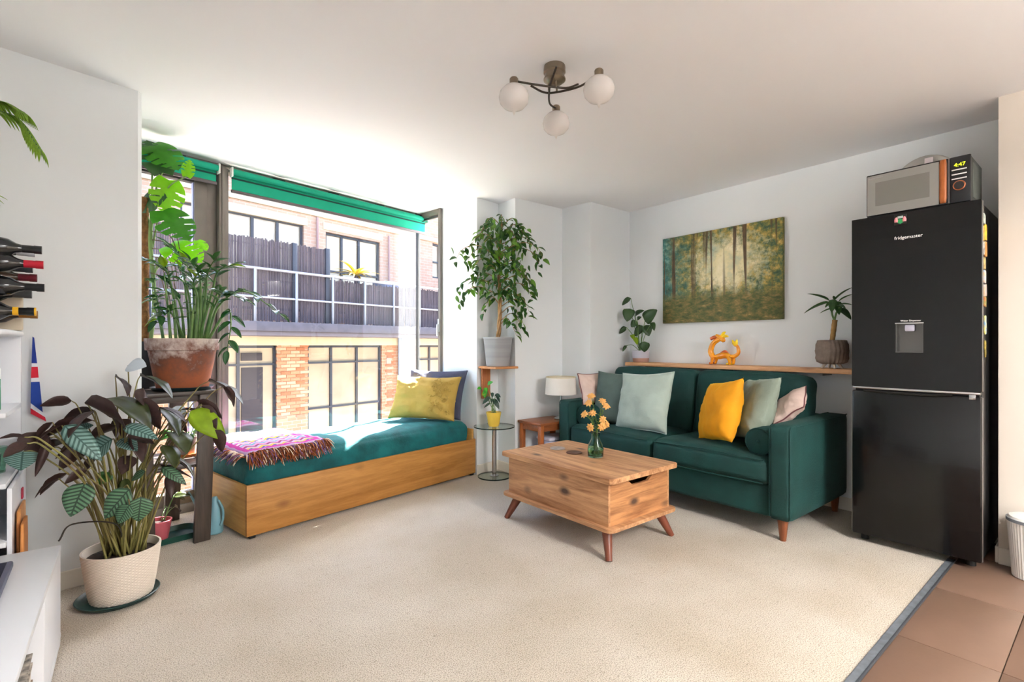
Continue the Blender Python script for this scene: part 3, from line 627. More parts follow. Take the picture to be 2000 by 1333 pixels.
def coaster(x, y, m, lab):
    setp(obj('coaster', lathe(B(), [(0,0),(.048,0),(.05,.002),(.05,.006),(.048,.008),(.04,.007),(0,.0065)], 32), m, None, loc=(x,y,.4302)), lab, 'coaster')
coaster(2.335, 2.385, mat('coaster_grey','#9d938c',.6,var=.2,vscale=25), 'round pale grey coaster on the coffee table'); coaster(2.325, 2.225, mat('coaster_brown','#5a3d2c',.6,var=.25,vscale=25), 'round dark brown coaster on the coffee table')
m_vase = bpy.data.materials.new('green_glass'); m_vase.use_nodes = True; b_ = m_vase.node_tree.nodes['Principled BSDF']; b_.inputs['Base Color'].default_value = lin('#bfe6d4'); S(b_, Roughness=.03, IOR=1.35); b_.inputs['Transmission Weight'].default_value = 1.
VX, VY = 2.35, 2.068
va = empty('vase', (VX,VY,.4302), 0, 'green glass bottle vase of flowers on the coffee table', 'vase')
pr = [(0,0),(.040,0),(.048,.006),(.049,.05),(.044,.078),(.028,.108),(.024,.125),(.026,.145),(.030,.152),(.027,.152),(.022,.145),(.021,.125),(.025,.106),(.041,.076),(.046,.05),(.045,.010),(0,.008)]
obj('glass_body', lathe(B(), pr, 36), m_vase, va, smooth=180)
m_water = mat('vase_water', '#b4d0a6', .02, trans=1., ior=1.33)
obj('water', lathe(B(), [(0,.0095),(.044,.011),(.0452,.048),(0,.048)], 32), m_water, va)
m_stem = mat('flower_stem_green', '#5f7d35', .6); m_pet = mat('petal_apricot', '#eeb45c', .6, col2='#f4c88a', vscale=60, transl=.25); m_cal = mat('calyx', '#8b9a45', .6)
pet = leafmesh(.62, .28, .15, .75, .7, 2, 5); pet.materials.append(m_pet); pet.materials.append(m_pet)
sml = leafmesh(.16, .4, .1, .6, 1., 2, 5); sml.materials.append(m_stem); sml.materials.append(m_stem)
FL = [(2.309,2.065,.805),(2.362,2.022,.775),(2.379,2.008,.745),(2.278,2.091,.695),(2.314,2.061,.702),(2.362,2.022,.664),(2.331,2.0,.625),(2.385,2.012,.632),(2.287,2.053,.620),(2.297,2.075,.764)]
FB = [Vector(p) for p in FL]; rf = random.Random(9)
for i, p in enumerate(FB):
    o = empty('carnation', (VX,VY,.445), 0, 'apricot carnation stem standing in the green vase', 'flower', 'carnations in the vase')
    a = rf.uniform(0,6.28); b0 = Vector((VX+.02*math.cos(a), VY+.02*math.sin(a), .447)); nk = Vector((VX+.012*math.cos(a+2.5), VY+.012*math.sin(a+2.5), .585)); pts = curve([b0, nk, (nk+p)/2+Vector((0,0,.02)), p], 6)
    st = obj('stem', tube(B(), pts, .0018, 6), m_stem, o, world=True, smooth=180)
    for k in (7, 9, 11, 12, 14, 15): q = pts[k]; leaf_at(sml, o, q, q+Vector((rf.uniform(-1,1), rf.uniform(-1,1), rf.uniform(.2,1.2))).normalized()*.045, (0,0,1))
    ax = (p-pts[-3]).normalized()*.6+(CAMP-p).normalized()*.5; ax.normalize(); u, v = frame_axes(ax)
    obj('calyx', tube(B(), [p-ax*.022, p-ax*.008, p], [.003,.006,.0065], 8), m_cal, o, world=True, smooth=180)
    for ring, (n, L, up) in enumerate(((8,.027,.25), (7,.022,.7), (5,.016,1.5))):
        for k in range(n):
            an = 2*math.pi*k/n+ring*.5+i; d = u*math.cos(an)+v*math.sin(an); leaf_at(pet, o, p, p+(d+ax*up).normalized()*L*rf.uniform(.85,1.15), ax, 'petal')
# ================================================================ fridge freezer
m_fr = mat('fridge_black', '#070708', .2, var=.12, vscale=3, spec=.42, coat=.1); m_fs = mat('fridge_side', '#141415', .4); m_chrome = mat('chrome', '#c9c9c9', .18, metal=1.); m_edge = mat('door_edge', '#8f8b86', .35, metal=.7)
FX, Y0_, Y1_ = 3.335, .452, 1.0
fr = empty('fridge_freezer', (3.6,.726,0), 0, 'tall black fridge freezer with water dispenser', 'fridge')
def fp(name, g, m, par=fr, smooth=40): return obj(name, g, m, par, world=True, smooth=smooth)
fp('cabinet', bx((FX+.065,Y0_+.006,.035), (3.895,Y1_-.006,1.832), .006), m_fs)
du = B()   # upper door with a recess for the dispenser
DY0, DY1, DZ0, DZ1 = .676, .795, 1.078, 1.236
for lo, hi in (((Y0_,.885),(DY0,1.835)), ((DY1,.885),(Y1_,1.835)), ((DY0,.885),(DY1,DZ0)), ((DY0,DZ1),(DY1,1.835))): box(du, (FX,lo[0],lo[1]), (FX+.058,hi[0],hi[1]))
bmesh.ops.remove_doubles(du, verts=du.verts[:], dist=1e-5)
upd = fp('upper_door', du, m_fr, smooth=0); lwd = fp('lower_door', bx((FX,Y0_,.045), (FX+.058,Y1_,.862), .008), m_fr)
for z0, z1 in ((.885,1.835), (.045,.862)): fp('door_edge_strip', bx((FX+.012,Y0_-.004,z0+.004), (FX+.028,Y0_-.0005,z1-.004), .001), m_edge); fp('door_edge_strip', bx((FX+.012,Y1_+.0005,z0+.004), (FX+.028,Y1_+.004,z1-.004), .001), m_edge)
fp('door_gap_trim', bx((FX+.002,Y0_+.004,.872), (FX+.05,Y1_-.004,.884), .002), m_chrome); fp('door_gap', bx((FX+.03,Y0_+.01,.860), (FX+.06,Y1_-.01,.874)), mat('gap_black','#020202',.6))
fp('handle_recess', tube(B(), curve([(FX-.002,Y1_-.06,.864), (FX-.006,.80,.858), (FX-.006,.65,.858), (FX-.002,.56,.864)], 6), .007, 8), m_fr); fp('hinge_cap', bx((FX-.002,Y0_+.02,.848), (FX+.02,Y0_+.045,.872), .002), m_chrome)
m_disp = mat('dispenser_steel', '#6b6a68', .25, metal=.85)
dp = fp('water_dispenser', box(box(box(box(B(), (FX+.03,DY0,DZ0), (FX+.036,DY1,DZ1)), (FX+.002,DY0,DZ0), (FX+.034,DY0+.005,DZ1)), (FX+.002,DY1-.005,DZ0), (FX+.034,DY1,DZ1)), (FX-.001,DY0,DZ0), (FX+.034,DY1,DZ0+.006)), m_disp, smooth=0)
fp('dispenser_trim', bx((FX-.003,DY0-.002,DZ1-.004), (FX+.01,DY1+.002,DZ1+.003), .001), m_chrome)
lv = fp('dispenser_lever', bx((FX+.006,.715,1.192), (FX+.022,.757,1.228), .006), mat('lever_grey','#b9b6c6',.25,metal=.4))
m_white = mat('print_white', '#f4f4f4', .5)
text('logo_lettering', 'fridgemaster', .024, (FX-.0012,.800,1.69), FACE_NX, m_white, fr)
text('dispenser_lettering', 'Water Dispenser', .0125, (FX-.0012,.773,1.2455), FACE_NX, m_white, fr)
for y in (Y0_+.05, Y1_-.04):
    for x in (FX+.09, 3.84): fp('foot', lathe(B(), [(0,0),(.02,0),(.02,.02),(.012,.036),(0,.036)], 14, (x,y,0)), mat('foot_black','#151515',.6))
mg = [(3.423,1.752,.05,.05,'#8fa39a','#d8d8c8','grey landscape magnet, topmost on the fridge side'), (3.404,1.676,.028,.075,'#b8842e','#e0c060','narrow amber magnet at the front of the paired magnets'), (3.462,1.69,.05,.08,'#c98a2c','#f0d030','yellow and orange picture magnet behind the narrow amber one'), (3.41,1.603,.028,.065,'#efe9da','#3a3a44','narrow white framed magnet below the amber one'), (3.468,1.605,.05,.075,'#b87333','#d89a58','brown tower magnet beside the white framed one'), (3.43,1.53,.045,.06,'#d6be7c','#8a7440','square gold magnet below the white framed one'), (3.44,1.463,.05,.065,'#e0b070','#7fb4d8','peach and sky blue magnet below the square gold one'), (3.448,1.395,.07,.06,'#c9a070','#aab4c0','tan and silver magnet above the red and green one'), (3.445,1.337,.055,.05,'#b03a2a','#4a8a3a','red and green magnet below the tan and silver one'), (3.455,1.22,.036,.095,'#5a9ad8','#f0e060','blue and yellow sail shaped magnet low on the fridge side'), (3.455,1.10,.022,.085,'#b8a040','#4a4420','slim gold key shaped magnet, lowest on the fridge side')]
for i, (x, z, w_, h_, c1, c2, lab) in enumerate(mg):
    o = obj('fridge_magnet', rbox((w_,.008,h_), .003, 3), mat('magnet_%d' % i, c1, .5, col2=c2, vscale=45), None, loc=(x,Y0_+.0018,z), rot=(0,R(random.uniform(-5,5)),0), smooth=180)
    setp(o, lab, 'magnet', 'souvenir magnets on the fridge side')
mc = empty('fridge_magnet', (FX,.775,1.79), 0, 'square crest magnet on the upper fridge door', 'magnet', 'souvenir magnets on the fridge front')
fp('backing', bx((FX-.006,.745,1.768), (FX,.80,1.822), .002), mat('magnet_black','#10100f',.4), mc)
cr = B(); prism(cr, [(-.014,-.016),(.0,-.024),(.014,-.016),(.015,.002),(-.015,.002)], 0, .002, Matrix.Translation((FX-.006,.7725,1.796)) @ Matrix(FACE_NX).to_4x4()); fp('shield', cr, mat('crest_green','#2f9a5a',.5), mc, 0)
for s in (-1, 1): fp('supporter', lathe(B(), [(0,0),(.008,.0),(.009,.012),(.004,.026),(0,.028)], 10, (FX-.007,.7725+s*.018,1.782)), mat('crest_pink','#e08a90',.5), mc)
fp('crown', bx((FX-.009,.760,1.802), (FX-.006,.785,1.814), .002), mat('crest_silver','#b9c4c0',.5), mc)
# ================================================================ microwave and tray
mw = empty('microwave', (3.54,.72,1.836), 0, 'black microwave with mirrored door and wooden handle on the fridge', 'microwave')
MX = 3.385; MZ0, MZ1 = 1.848, 2.085; MY0, MY1 = .497, .943
fp('casing', bx((MX+.018,MY0+.002,MZ0), (3.70,MY1-.002,MZ1-.002), .006), mat('casing_grey','#4c4d4a',.4,metal=.3), mw)
fp('side_inset', bx((MX+.07,MY0-.0005,MZ0+.03), (3.66,MY0+.004,MZ1-.03), .002), mat('inset_grey','#6a706a',.45,metal=.3), mw)
dr_ = fp('door', bx((MX,.583,MZ0), (MX+.018,MY1,MZ1), .005), mat('door_black','#1c1c1c',.3), mw)
fp('mirror_glass', bx((MX-.0015,.622,MZ0+.006), (MX,.938,MZ1-.008)), mat('mirror_glass','#b5b7b4',.06,metal=.9), dr_)
fp('door_window', bx((MX-.002,.66,MZ0+.055), (MX-.0012,.90,MZ1-.05)), mat('mirror_glass_dark','#9a9c97',.12,metal=.9), dr_)
fp('handle', rbox((.02,.030,.226), .009, 6, loc=(MX-.012,.603,(MZ0+MZ1)/2)), wood('handle_wood','#b4662c','#8a4517','z',2.,.4), dr_, 180)
pn = fp('control_panel', bx((MX,MY0,MZ0), (MX+.018,.580,MZ1), .005), mat('panel_black','#1d1d20',.3), mw)
fp('panel_seam', bx((MX-.0005,.5805,MZ0+.004), (MX+.016,.5825,MZ1-.004)), m_chrome, mw)
text('clock_digits', '4:47', .026, (MX-.0014,.562,2.032), FACE_NX, mat('digit_lime','#d8e820',.5,emit=1.6), mw)
for k, z in enumerate((2.013, 1.990, 1.967)): fp('button_bar', bx((MX-.003,.512,z), (MX,.571,z+.006), .001), m_white, pn)
fp('dial_ring', tube(B(), [(MX-.004,.541+.022*math.cos(a),1.934+.022*math.sin(a)) for a in [2*math.pi*k/28 for k in range(29)]], .0035, 8, cap=False), mat('copper_ring','#c97a55',.3,metal=.8), pn); fp('dial', tube(B(), [(MX,.541,1.934), (MX-.012,.541,1.934)], .019, 24), mat('dial_dark','#2a2422',.4), pn)
text('brand_lettering', 'Russell Hobbs', .012, (MX-.0028,.932,2.058), FACE_NX, mat('print_silver','#d8d8d8',.4), mw)
for y in (.53, .91):
    for x in (3.42, 3.66): fp('foot', lathe(B(), [(0,0),(.014,0),(.012,.0135),(0,.0135)], 12, (x,y,1.8345)), mat('foot_black','#151515',.6), mw)
def oval(bm, prof, c, ax, ay, M, n=40):
    rings = []
    for s, z in prof: rings.append([bm.verts.new(M @ Vector((ax*s*math.cos(2*math.pi*k/n), ay*s*math.sin(2*math.pi*k/n), z))) for k in range(n)] if s > 0 else [bm.verts.new(M @ Vector((0,0,z)))])
    for a, b in zip(rings, rings[1:]):
        for k in range(n):
            k2 = (k+1) % n
            if len(a) == 1: bm.faces.new((a[0], b[k], b[k2]))
            elif len(b) == 1: bm.faces.new((a[k], b[0], a[k2]))
            else: bm.faces.new((a[k], b[k], b[k2], a[k2]))
    return bm
tr = empty('serving_tray', (3.77,.757,1.836), 0, 'grey oval metal tray propped upright behind the microwave', 'tray')
MT_ = Matrix.Translation((3.77,.757,2.040)) @ Matrix.Rotation(R(-82), 4, 'Y')
fp('dish', oval(B(), [(0,.006),(.62,.006),(.66,.0),(.92,.0),(.97,.012),(1.0,.012),(.96,-.006),(.60,-.006),(0,-.002)], None, .205, .172, MT_), mat('tray_metal','#a9a7a2',.35,metal=.6), tr, 60)
fp('price_label', box(B(), (.125,-.035,.004), (.19,.005,.0075), 0, MT_), mat('label_paper','#eadfe0',.7), tr)
# ================================================================ picture
def canvas_mat():
    # generic soft woodland colours: pale gold gap in the middle, green and umber around it
    m = bpy.data.materials.new('canvas_print'); m.use_nodes = True; t = m.node_tree; b = t.nodes['Principled BSDF']; L = t.links.new; S(b, Roughness=.6)
    tc = t.nodes.new('ShaderNodeTexCoord'); sp = t.nodes.new('ShaderNodeSeparateXYZ'); L(tc.outputs['Generated'], sp.inputs[0])
    def mp(sc): q = t.nodes.new('ShaderNodeMapping'); q.inputs['Scale'].default_value = sc; L(tc.outputs['Generated'], q.inputs[0]); return q.outputs[0]
    def nz(v, s, d=6., r=.65, di=0.): n = t.nodes.new('ShaderNodeTexNoise'); S(n, Scale=s, Detail=d, Roughness=r, Distortion=di); L(v, n.inputs['Vector']); return n.outputs[0]
    def M(op, a, b_=None):
        n = t.nodes.new('ShaderNodeMath'); n.operation = op
        for i, v in enumerate((a, b_)):
            if v is None: continue
            if isinstance(v, (int, float)): n.inputs[i].default_value = v
            else: L(v, n.inputs[i])
        return n.outputs[0]
    def ramp(f, stops):
        r = t.nodes.new('ShaderNodeValToRGB'); e = r.color_ramp.elements
        e[0].position, e[0].color = stops[0][0], lin(stops[0][1]); e[1].position, e[1].color = stops[-1][0], lin(stops[-1][1])
        for p, c in stops[1:-1]: q = e.new(p); q.color = lin(c)
        L(f, r.inputs[0]); return r.outputs[0]
    def mix(f, a, b_):
        n = t.nodes.new('ShaderNodeMix'); n.data_type = 'RGBA'; L(f, n.inputs[0]); L(a, n.inputs[6]); L(b_, n.inputs[7]); return n.outputs[2]
    h, v = sp.outputs[1], sp.outputs[2]          # h: 0 = right edge, 1 = left edge as seen
    fol = ramp(nz(mp((1,9,7)), 1.6, 8., .72), [(.28,'#1d2418'),(.42,'#3a5a40'),(.52,'#7d7a3c'),(.62,'#c4a456'),(.74,'#ece0b4')])
    mist = ramp(nz(mp((1,4,3)), 1.2, 5.), [(.3,'#9fb4a4'),(.5,'#ddd2a6'),(.7,'#f6ecd0')])
    dx = M('MULTIPLY', M('SUBTRACT', h, .42), 2.1); dz = M('MULTIPLY', M('SUBTRACT', v, .62), 1.9); rad = M('SQRT', M('ADD', M('MULTIPLY', dx, dx), M('MULTIPLY', dz, dz)))
    gap = M('SUBTRACT', 1.62, M('ADD', rad, M('MULTIPLY', nz(mp((1,6,5)), 2.6, 9., .78), 1.75))); gapc = t.nodes.new('ShaderNodeClamp'); L(M('MULTIPLY', gap, 2.2), gapc.inputs[0])
    c1 = mix(gapc.outputs[0], fol, mist)
    teal = ramp(nz(mp((1,7,6)), 2., 7., .7), [(.35,'#173a38'),(.52,'#3c7c78'),(.66,'#9cc0b0')])
    tl = t.nodes.new('ShaderNodeClamp'); L(M('MULTIPLY', M('SUBTRACT', M('ADD', h, M('MULTIPLY', nz(mp((1,3,3)), 2.), .35)), .92), 4.), tl.inputs[0]); c2 = mix(tl.outputs[0], c1, teal)
    st = nz(mp((1,16,.35)), 1.1, 2., .4, .3); trk = t.nodes.new('ShaderNodeClamp'); L(M('MULTIPLY', M('SUBTRACT', st, .585), 18.), trk.inputs[0])
    bark = ramp(nz(mp((1,40,9)), 1., 4.), [(.3,'#2a2118'),(.7,'#6e5636')]); c3 = mix(trk.outputs[0], c2, bark)
    gr = ramp(nz(mp((1,8,14)), 1.7, 8., .75), [(.3,'#1c2012'),(.46,'#4e5a2a'),(.58,'#7e6a3a'),(.7,'#b89e60')])
    gm = t.nodes.new('ShaderNodeClamp'); L(M('MULTIPLY', M('SUBTRACT', M('ADD', .34, M('MULTIPLY', nz(mp((1,4,3)), 2.), .12)), M('ADD', v, .04)), 9.), gm.inputs[0])
    L(mix(gm.outputs[0], c3, gr), b.inputs['Base Color']); return m
pc = empty('canvas_picture', (3.89,2.105,1.305), 0, 'canvas print of soft woodland greens and golds on the wall above the sofa', 'picture')
fp('canvas', bx((3.872,1.60,1.31), (3.907,2.62,2.062), .003), canvas_mat(), pc)
# ================================================================ long shelf over the sofa
sh = empty('wall_shelf', (3.82,1.99,.93), 0, 'long rough pine plank shelf on the wall above the sofa', 'shelf')
fp('plank', bx((3.70,1.02,.930), (3.906,2.905,.962), .006), wood('shelf_pine','#e0ad7e','#c48a58','y',1.,.55,knots=.9,dark='#8a5228'), sh)
for y in (1.3, 2.0, 2.7): fp('bracket', bx((3.74,y-.01,.912), (3.907,y+.01,.93), .002), mat('bracket_grey','#8a8a88',.5), sh)
# ceramic creature
m_cer = mat('ceramic_yellow', '#f0a512', .25, col2='#e2861a', vscale=14, coat=.4); m_cer2 = mat('ceramic_brown', '#b4521a', .25, var=.2, vscale=20, coat=.4); m_cer3 = mat('ceramic_lemon','#f3cf1c',.25,coat=.4)
fg = empty('ceramic_figurine', (3.79,2.02,.963), 0, 'glossy orange and yellow ceramic dragon figurine on the shelf', 'figurine')
def gp(name, pts, rad, m): return fp(name, tube(B(), curve([(3.79+q[2] if len(q) > 2 else 3.79, 2.02+.135-q[0]*.0027, .963+q[1]*.0027) for q in pts], 5), [rad[min(len(rad)-1, int(i/5))]+(rad[min(len(rad)-1, int(i/5)+1)]-rad[min(len(rad)-1, int(i/5))])*(i%5)/5 for i in range((len(pts)-1)*5+1)], 14), m, fg, 180)
gp('body', [(22,22),(40,24),(58,28),(74,22)], [.012,.024,.027,.02], m_cer); gp('neck', [(24,18),(14,38),(22,62),(42,76)], [.022,.022,.02,.019], m_cer)
gp('head', [(30,86),(42,80),(52,72),(54,66)], [.012,.021,.02,.01], m_cer); gp('snout', [(36,82),(24,80),(14,76)], [.014,.015,.013], m_cer2); gp('horn', [(46,82),(54,92),(60,96)], [.011,.012,.004], m_cer3); gp('ear', [(48,80),(60,84),(68,82)], [.01,.013,.005], m_cer3)
for s in (-.03, .03):
    gp('leg', [(26,20,s),(24,10,s),(22,2.5,s)], [.016,.012,.010], m_cer); gp('leg', [(76,22,s),(78,10,s),(76,2.5,s)], [.018,.013,.011], m_cer); gp('paw', [(24,4,s),(16,3.6,s)], [.0095,.008], m_cer2); gp('paw', [(78,4,s),(68,3.6,s)], [.0095,.008], m_cer3)
gp('tail', [(76,24),(88,26),(98,36),(96,52),(88,58)], [.016,.015,.014,.012,.008], m_cer); gp('tail_tip', [(90,56),(84,64),(80,72)], [.012,.014,.004], m_cer3); gp('tail_tip', [(92,58),(92,66),(94,73)], [.01,.012,.004], m_cer3); gp('saddle', [(46,34),(58,37),(68,32)], [.008,.016,.008], m_cer2)
# ================================================================ side tables, lamp, box
m_st = wood('side_walnut', '#8f5128', '#693517', 'x', 1., .4); m_stz = wood('side_walnut_leg', '#a85f2c', '#7c421c', 'z', 1., .4)
st = empty('side_table', (2.975,3.17,0), 0, 'small square walnut side table between the sofa and the glass table', 'table')
fp('table_top', bx((2.768,3.025,.452), (3.19,3.318,.474), .004), m_st, st)
for x in (2.78, 3.14):
    for y in (3.036, 3.27): fp('leg', bx((x,y,0), (x+.038,y+.038,.452), .003), m_stz, st)
for lo, hi in (((2.818,3.042,.40),(3.14,3.058,.452)), ((2.818,3.286,.40),(3.14,3.302,.452)), ((2.786,3.074,.40),(2.802,3.27,.452)), ((3.156,3.074,.40),(3.172,3.27,.452))): fp('apron', bx(lo, hi, .002), m_st, st)
la = empty('table_lamp', (3.085,3.11,.4745), 0, 'table lamp with a cream drum shade on the walnut side table', 'lamp')
fp('lamp_base', lathe(B(), [(0,0),(.06,0),(.062,.008),(.05,.016),(.012,.022),(0,.022)], 28, (3.085,3.11,.4745)), m_chrome, la); fp('lamp_stem', tube(B(), [(3.085,3.11,.49), (3.085,3.11,.76)], .007, 10), m_chrome, la)
fp('lamp_shade', lathe(B(), [(.138,.692),(.128,.842),(.1265,.842),(.1365,.692)], 40, (3.085,3.11,0), closed=True), mat('shade_cream','#f3f0ea',.9,transl=.25), la, 60)
fp('shade_rim', lathe(B(), [(.1295,.836),(.1295,.844),(.1255,.844),(.1255,.836)], 40, (3.085,3.11,0), closed=True), mat('rim_cream','#cfc3a2',.8), la); fp('lamp_bulb', lathe(B(), [(0,.74),(.02,.745),(.026,.77),(.014,.80),(0,.81)], 18, (3.085,3.11,0)), mat('bulb_opal','#f0eee8',.4), la)
sb_ = empty('storage_box', (3.07,3.16,0), 0, 'small pale lilac plastic box with lid on the carpet under the side table', 'box')
fp('tub', rbox((.24,.17,.30), .025, 6, loc=(3.04,3.16,.151)), mat('tub_lilac','#c3c3dc',.45), sb_, 180); fp('lid', rbox((.25,.18,.035), .014, 5, loc=(3.04,3.16,.318)), mat('tub_lid','#d6d6e6',.45), sb_, 180)
sk = empty('wall_socket', (2.90,3.33,.17), 0, 'white double wall socket above the skirting behind the side table', 'socket'); fp('plate', bx((2.86,3.325,.13), (2.946,3.3345,.19), .003), mat('panel_white','#f2f2f0',.5), sk); fp('switch', bx((2.89,3.322,.165), (2.905,3.326,.18), .001), mat('panel_white','#f2f2f0',.5), sk)
gt = empty('glass_side_table', (2.575,3.395,0), 0, 'round glass side table with chrome pole beside the daybed', 'table')
m_cg = glass('clear_table_glass', (.90,.96,.93)); m_ge = mat('glass_edge', '#1f3d36', .15, trans=.3)
def gdisc(z, r, t_):
    fp('glass_disc', lathe(B(), [(0,z),(r,z),(r,z+t_),(0,z+t_)], 48, (2.575,3.395,0)), m_cg, gt, 30); fp('glass_rim', lathe(B(), [(r-.001,z-.0003),(r+.0015,z-.0003),(r+.0015,z+t_+.0003),(r-.001,z+t_+.0003)], 48, (2.575,3.395,0), closed=True), m_ge, gt, 30)
gdisc(.0005, .138, .010); gdisc(.424, .172, .008); fp('pole', tube(B(), [(2.575,3.395,.0105), (2.575,3.395,.424)], .019, 24), m_chrome, gt); fp('collar', lathe(B(), [(0,.011),(.04,.011),(.04,.016),(.02,.024),(0,.024)], 24, (2.575,3.395,0)), m_chrome, gt)
# corner bracket shelf
bs = empty('bracket_shelf', (2.63,3.44,.92), 0, 'small pine bracket shelf in the corner holding the tall ficus', 'shelf')
m_bsw = wood('bracket_pine','#c98f5c','#a86c3a','x',1.,.5)
fp('shelf_board', bx((2.505,3.285,.917), (2.752,3.532,.937), .006), m_bsw, bs); fp('support_post', bx((2.535,3.515,.655), (2.625,3.535,.917), .004), wood('bracket_post','#b4713f','#94552a','z',1.,.5), bs)
# ================================================================ ceiling light
m_br = mat('brushed_bronze', '#8a7d6c', .3, metal=.85, var=.08, vscale=30); m_arm = mat('dark_bronze', '#4a443e', .35, metal=.8); m_op = mat('opal_glass', '#e9e4e0', .25, transl=.3, spec=.6)
CX_, CY_ = 1.596, 1.65
cl = empty('ceiling_light', (CX_,CY_,CH), 0, 'bronze three arm ceiling light with white opal globes', 'light')
fp('ceiling_rose', lathe(B(), [(0,CH),(.048,CH),(.05,CH-.012),(.05,CH-.03),(.044,CH-.036),(.046,CH-.05),(.05,CH-.058),(.05,CH-.064),(.03,CH-.08),(0,CH-.082)], 36, (CX_,CY_,0)), m_br, cl)
SH = [(1.432,1.742,2.222), (1.675,1.455,2.222), (1.764,1.812,2.222)]
for i, s in enumerate(SH):
    s = Vector(s); c = Vector((CX_,CY_,0)); d = Vector((s.x-c.x, s.y-c.y, 0)); L_ = d.length; d.normalize(); pside = Vector((-d.y, d.x, 0))
    a = obj('arm', tube(B(), curve([(s.x,s.y,s.z+.085), tuple(c+d*(L_*.55)+pside*.028+Vector((0,0,2.285))), tuple(c+pside*.024+Vector((0,0,2.283))), tuple(c-d*.06+pside*.012+Vector((0,0,2.292))), tuple(c-d*.115-pside*.012+Vector((0,0,2.325)))], 8), .0048, 10), m_arm, cl, world=True, smooth=180)
    fp('drop_rod', tube(B(), [tuple(c+pside*.026+Vector((0,0,CH-.06))), tuple(c+pside*.026+Vector((0,0,2.283)))], .0045, 10), m_br, cl)
    fp('socket_cup', lathe(B(), [(0,.062),(.019,.062),(.020,.092),(.016,.098),(0,.098)], 24, tuple(s)), m_br, cl)
    fp('globe_shade', lathe(B(), [(.017,.064),(.042,.057),(.062,.036),(.068,.012),(.063,-.014),(.046,-.034),(.024,-.044),(.008,-.052),(.0,-.072)], 36, tuple(s)), m_op, cl, 180)
# ================================================================ pedal bin
bn = empty('waste_bin', (3.47,.26,0), 0, 'white ribbed waste bin with a grey rim against the kitchen wall', 'bin')
nb = 96; bm = B(); rings = []
for z, r in ((0,.078),(.004,.082),(.27,.100)):
    rings.append([bm.verts.new((3.455+(r+(.0018 if k % 2 else 0))*math.cos(2*math.pi*k/nb), .275+(r+(.0018 if k % 2 else 0))*math.sin(2*math.pi*k/nb), z)) for k in range(nb)])
for a, b in zip(rings, rings[1:]):
    for k in range(nb): bm.faces.new((a[k], a[(k+1)%nb], b[(k+1)%nb], b[k]))
bm.faces.new(rings[0][::-1]); fp('bin_body', bm, mat('bin_white','#e9e7e2',.45), bn, 20)
fp('rim_band', lathe(B(), [(.099,.268),(.104,.268),(.104,.282),(.099,.282)], 48, (3.455,.275,0), closed=True), mat('rim_grey','#7d8288',.4), bn); fp('swing_lid', lathe(B(), [(.1,.28),(.094,.292),(.06,.299),(0,.301)], 48, (3.455,.275,0)), mat('bin_white','#e9e7e2',.45), bn)
# ================================================================ media bench, shelf tower and what stands there
m_wl = mat('white_laminate', '#e9ecf2', .35); m_wg = mat('grey_laminate', '#b7b5b3', .5)
mb = empty('media_bench', (-.121,2.515,0), 0, 'low white media bench with open shelves below', 'bench')
BX0, BX1, BY0, BY1 = -.505, -.121, 1.0, 2.515
fp('bench_top', bx((BX0,BY0,.352), (BX1,BY1,.373), .002), m_wl, mb); fp('bench_bottom', bx((BX0,BY0,.03), (BX1,BY1,.048), .002), m_wl, mb); fp('bench_back', bx((BX0,BY0,.03), (BX0+.01,BY1,.352)), m_wg, mb)
for y0, y1 in ((BY1-.02,BY1), (2.06,2.078), (1.4,1.418), (BY0,BY0+.02)): fp('upright', bx((BX0+.01,y0,.0), (BX1-.002,y1,.352), .001), m_wl, mb)
fp('bench_door', bx((BX1-.016,2.065,.012), (BX1-.001,BY1,.352), .001), m_wl, mb)
mb.rotation_euler = (0,0,R(-1.8))
def bookbox(pos, sz, m, lab, nm='book', grp='books in the media bench'):
    o = empty(nm, pos, 0, lab, 'book', grp); x, y, z = pos; a, b, c = sz
    fp('cover', box(box(box(B(), (x-a/2,y-b/2,z), (x+a/2,y+b/2,z+.003)), (x-a/2,y-b/2,z+c-.003), (x+a/2,y+b/2,z+c)), (x-a/2,y-b/2,z), (x-a/2+.003,y+b/2,z+c)), m, o, 0); fp('pages', bx((x-a/2+.003,y-b/2+.004,z+.003), (x+a/2-.004,y+b/2-.004,z+c-.003)), mat('paper','#ddd6c8',.9), o)
z_ = .049
for k, (c, cn, hh) in enumerate((('#5b3a2c','brown',.045), ('#3a4a5e','slate blue',.035), ('#7a5a48','tan',.05), ('#2c2c30','black',.03))):
    bookbox((-.285,1.90,z_), (.25,.28,hh), mat('cover_%d' % k, c, .6, col2='#cfc3b4', vscale=40), ('%s covered book lying %s of the pile in the media bench' % (cn, ('at the bottom','second from the bottom','second from the top','on top')[k]))); z_ += hh+.0005
bookbox((-.28,1.53,.049), (.22,.16,.05), mat('cover_9','#6d2f2a',.6), 'dark red book lying alone in the media bench')
sc2 = empty('television', (-.33,1.7,.374), 0, 'dark slim screen lying tilted on the white media bench', 'screen')
fp('screen_body', box(B(), (-.47,1.1,.3745), (-.232,2.36,.398), .006), mat('screen_frame','#5a6078',.4), sc2); fp('screen_glass', bx((-.46,1.12,.3982), (-.246,2.345,.3995)), mat('screen_navy','#1d2236',.25), sc2)
tw = empty('shelf_tower', (-.41,2.78,0), 0, 'tall white shelf tower in the corner beside the media bench', 'shelf')
TX0, TX1, TY0, TY1 = -.545, -.268, 2.53, 2.975
fp('side_panel', bx((TX0,TY0,0), (TX1-.05,TY0+.018,1.165), .002), m_wl, tw); fp('side_panel', bx((TX0,TY1-.018,0), (TX1,TY1,1.165), .002), m_wl, tw); fp('back_panel', bx((TX0,TY0,0), (TX0+.008,TY1,1.165)), m_wl, tw)
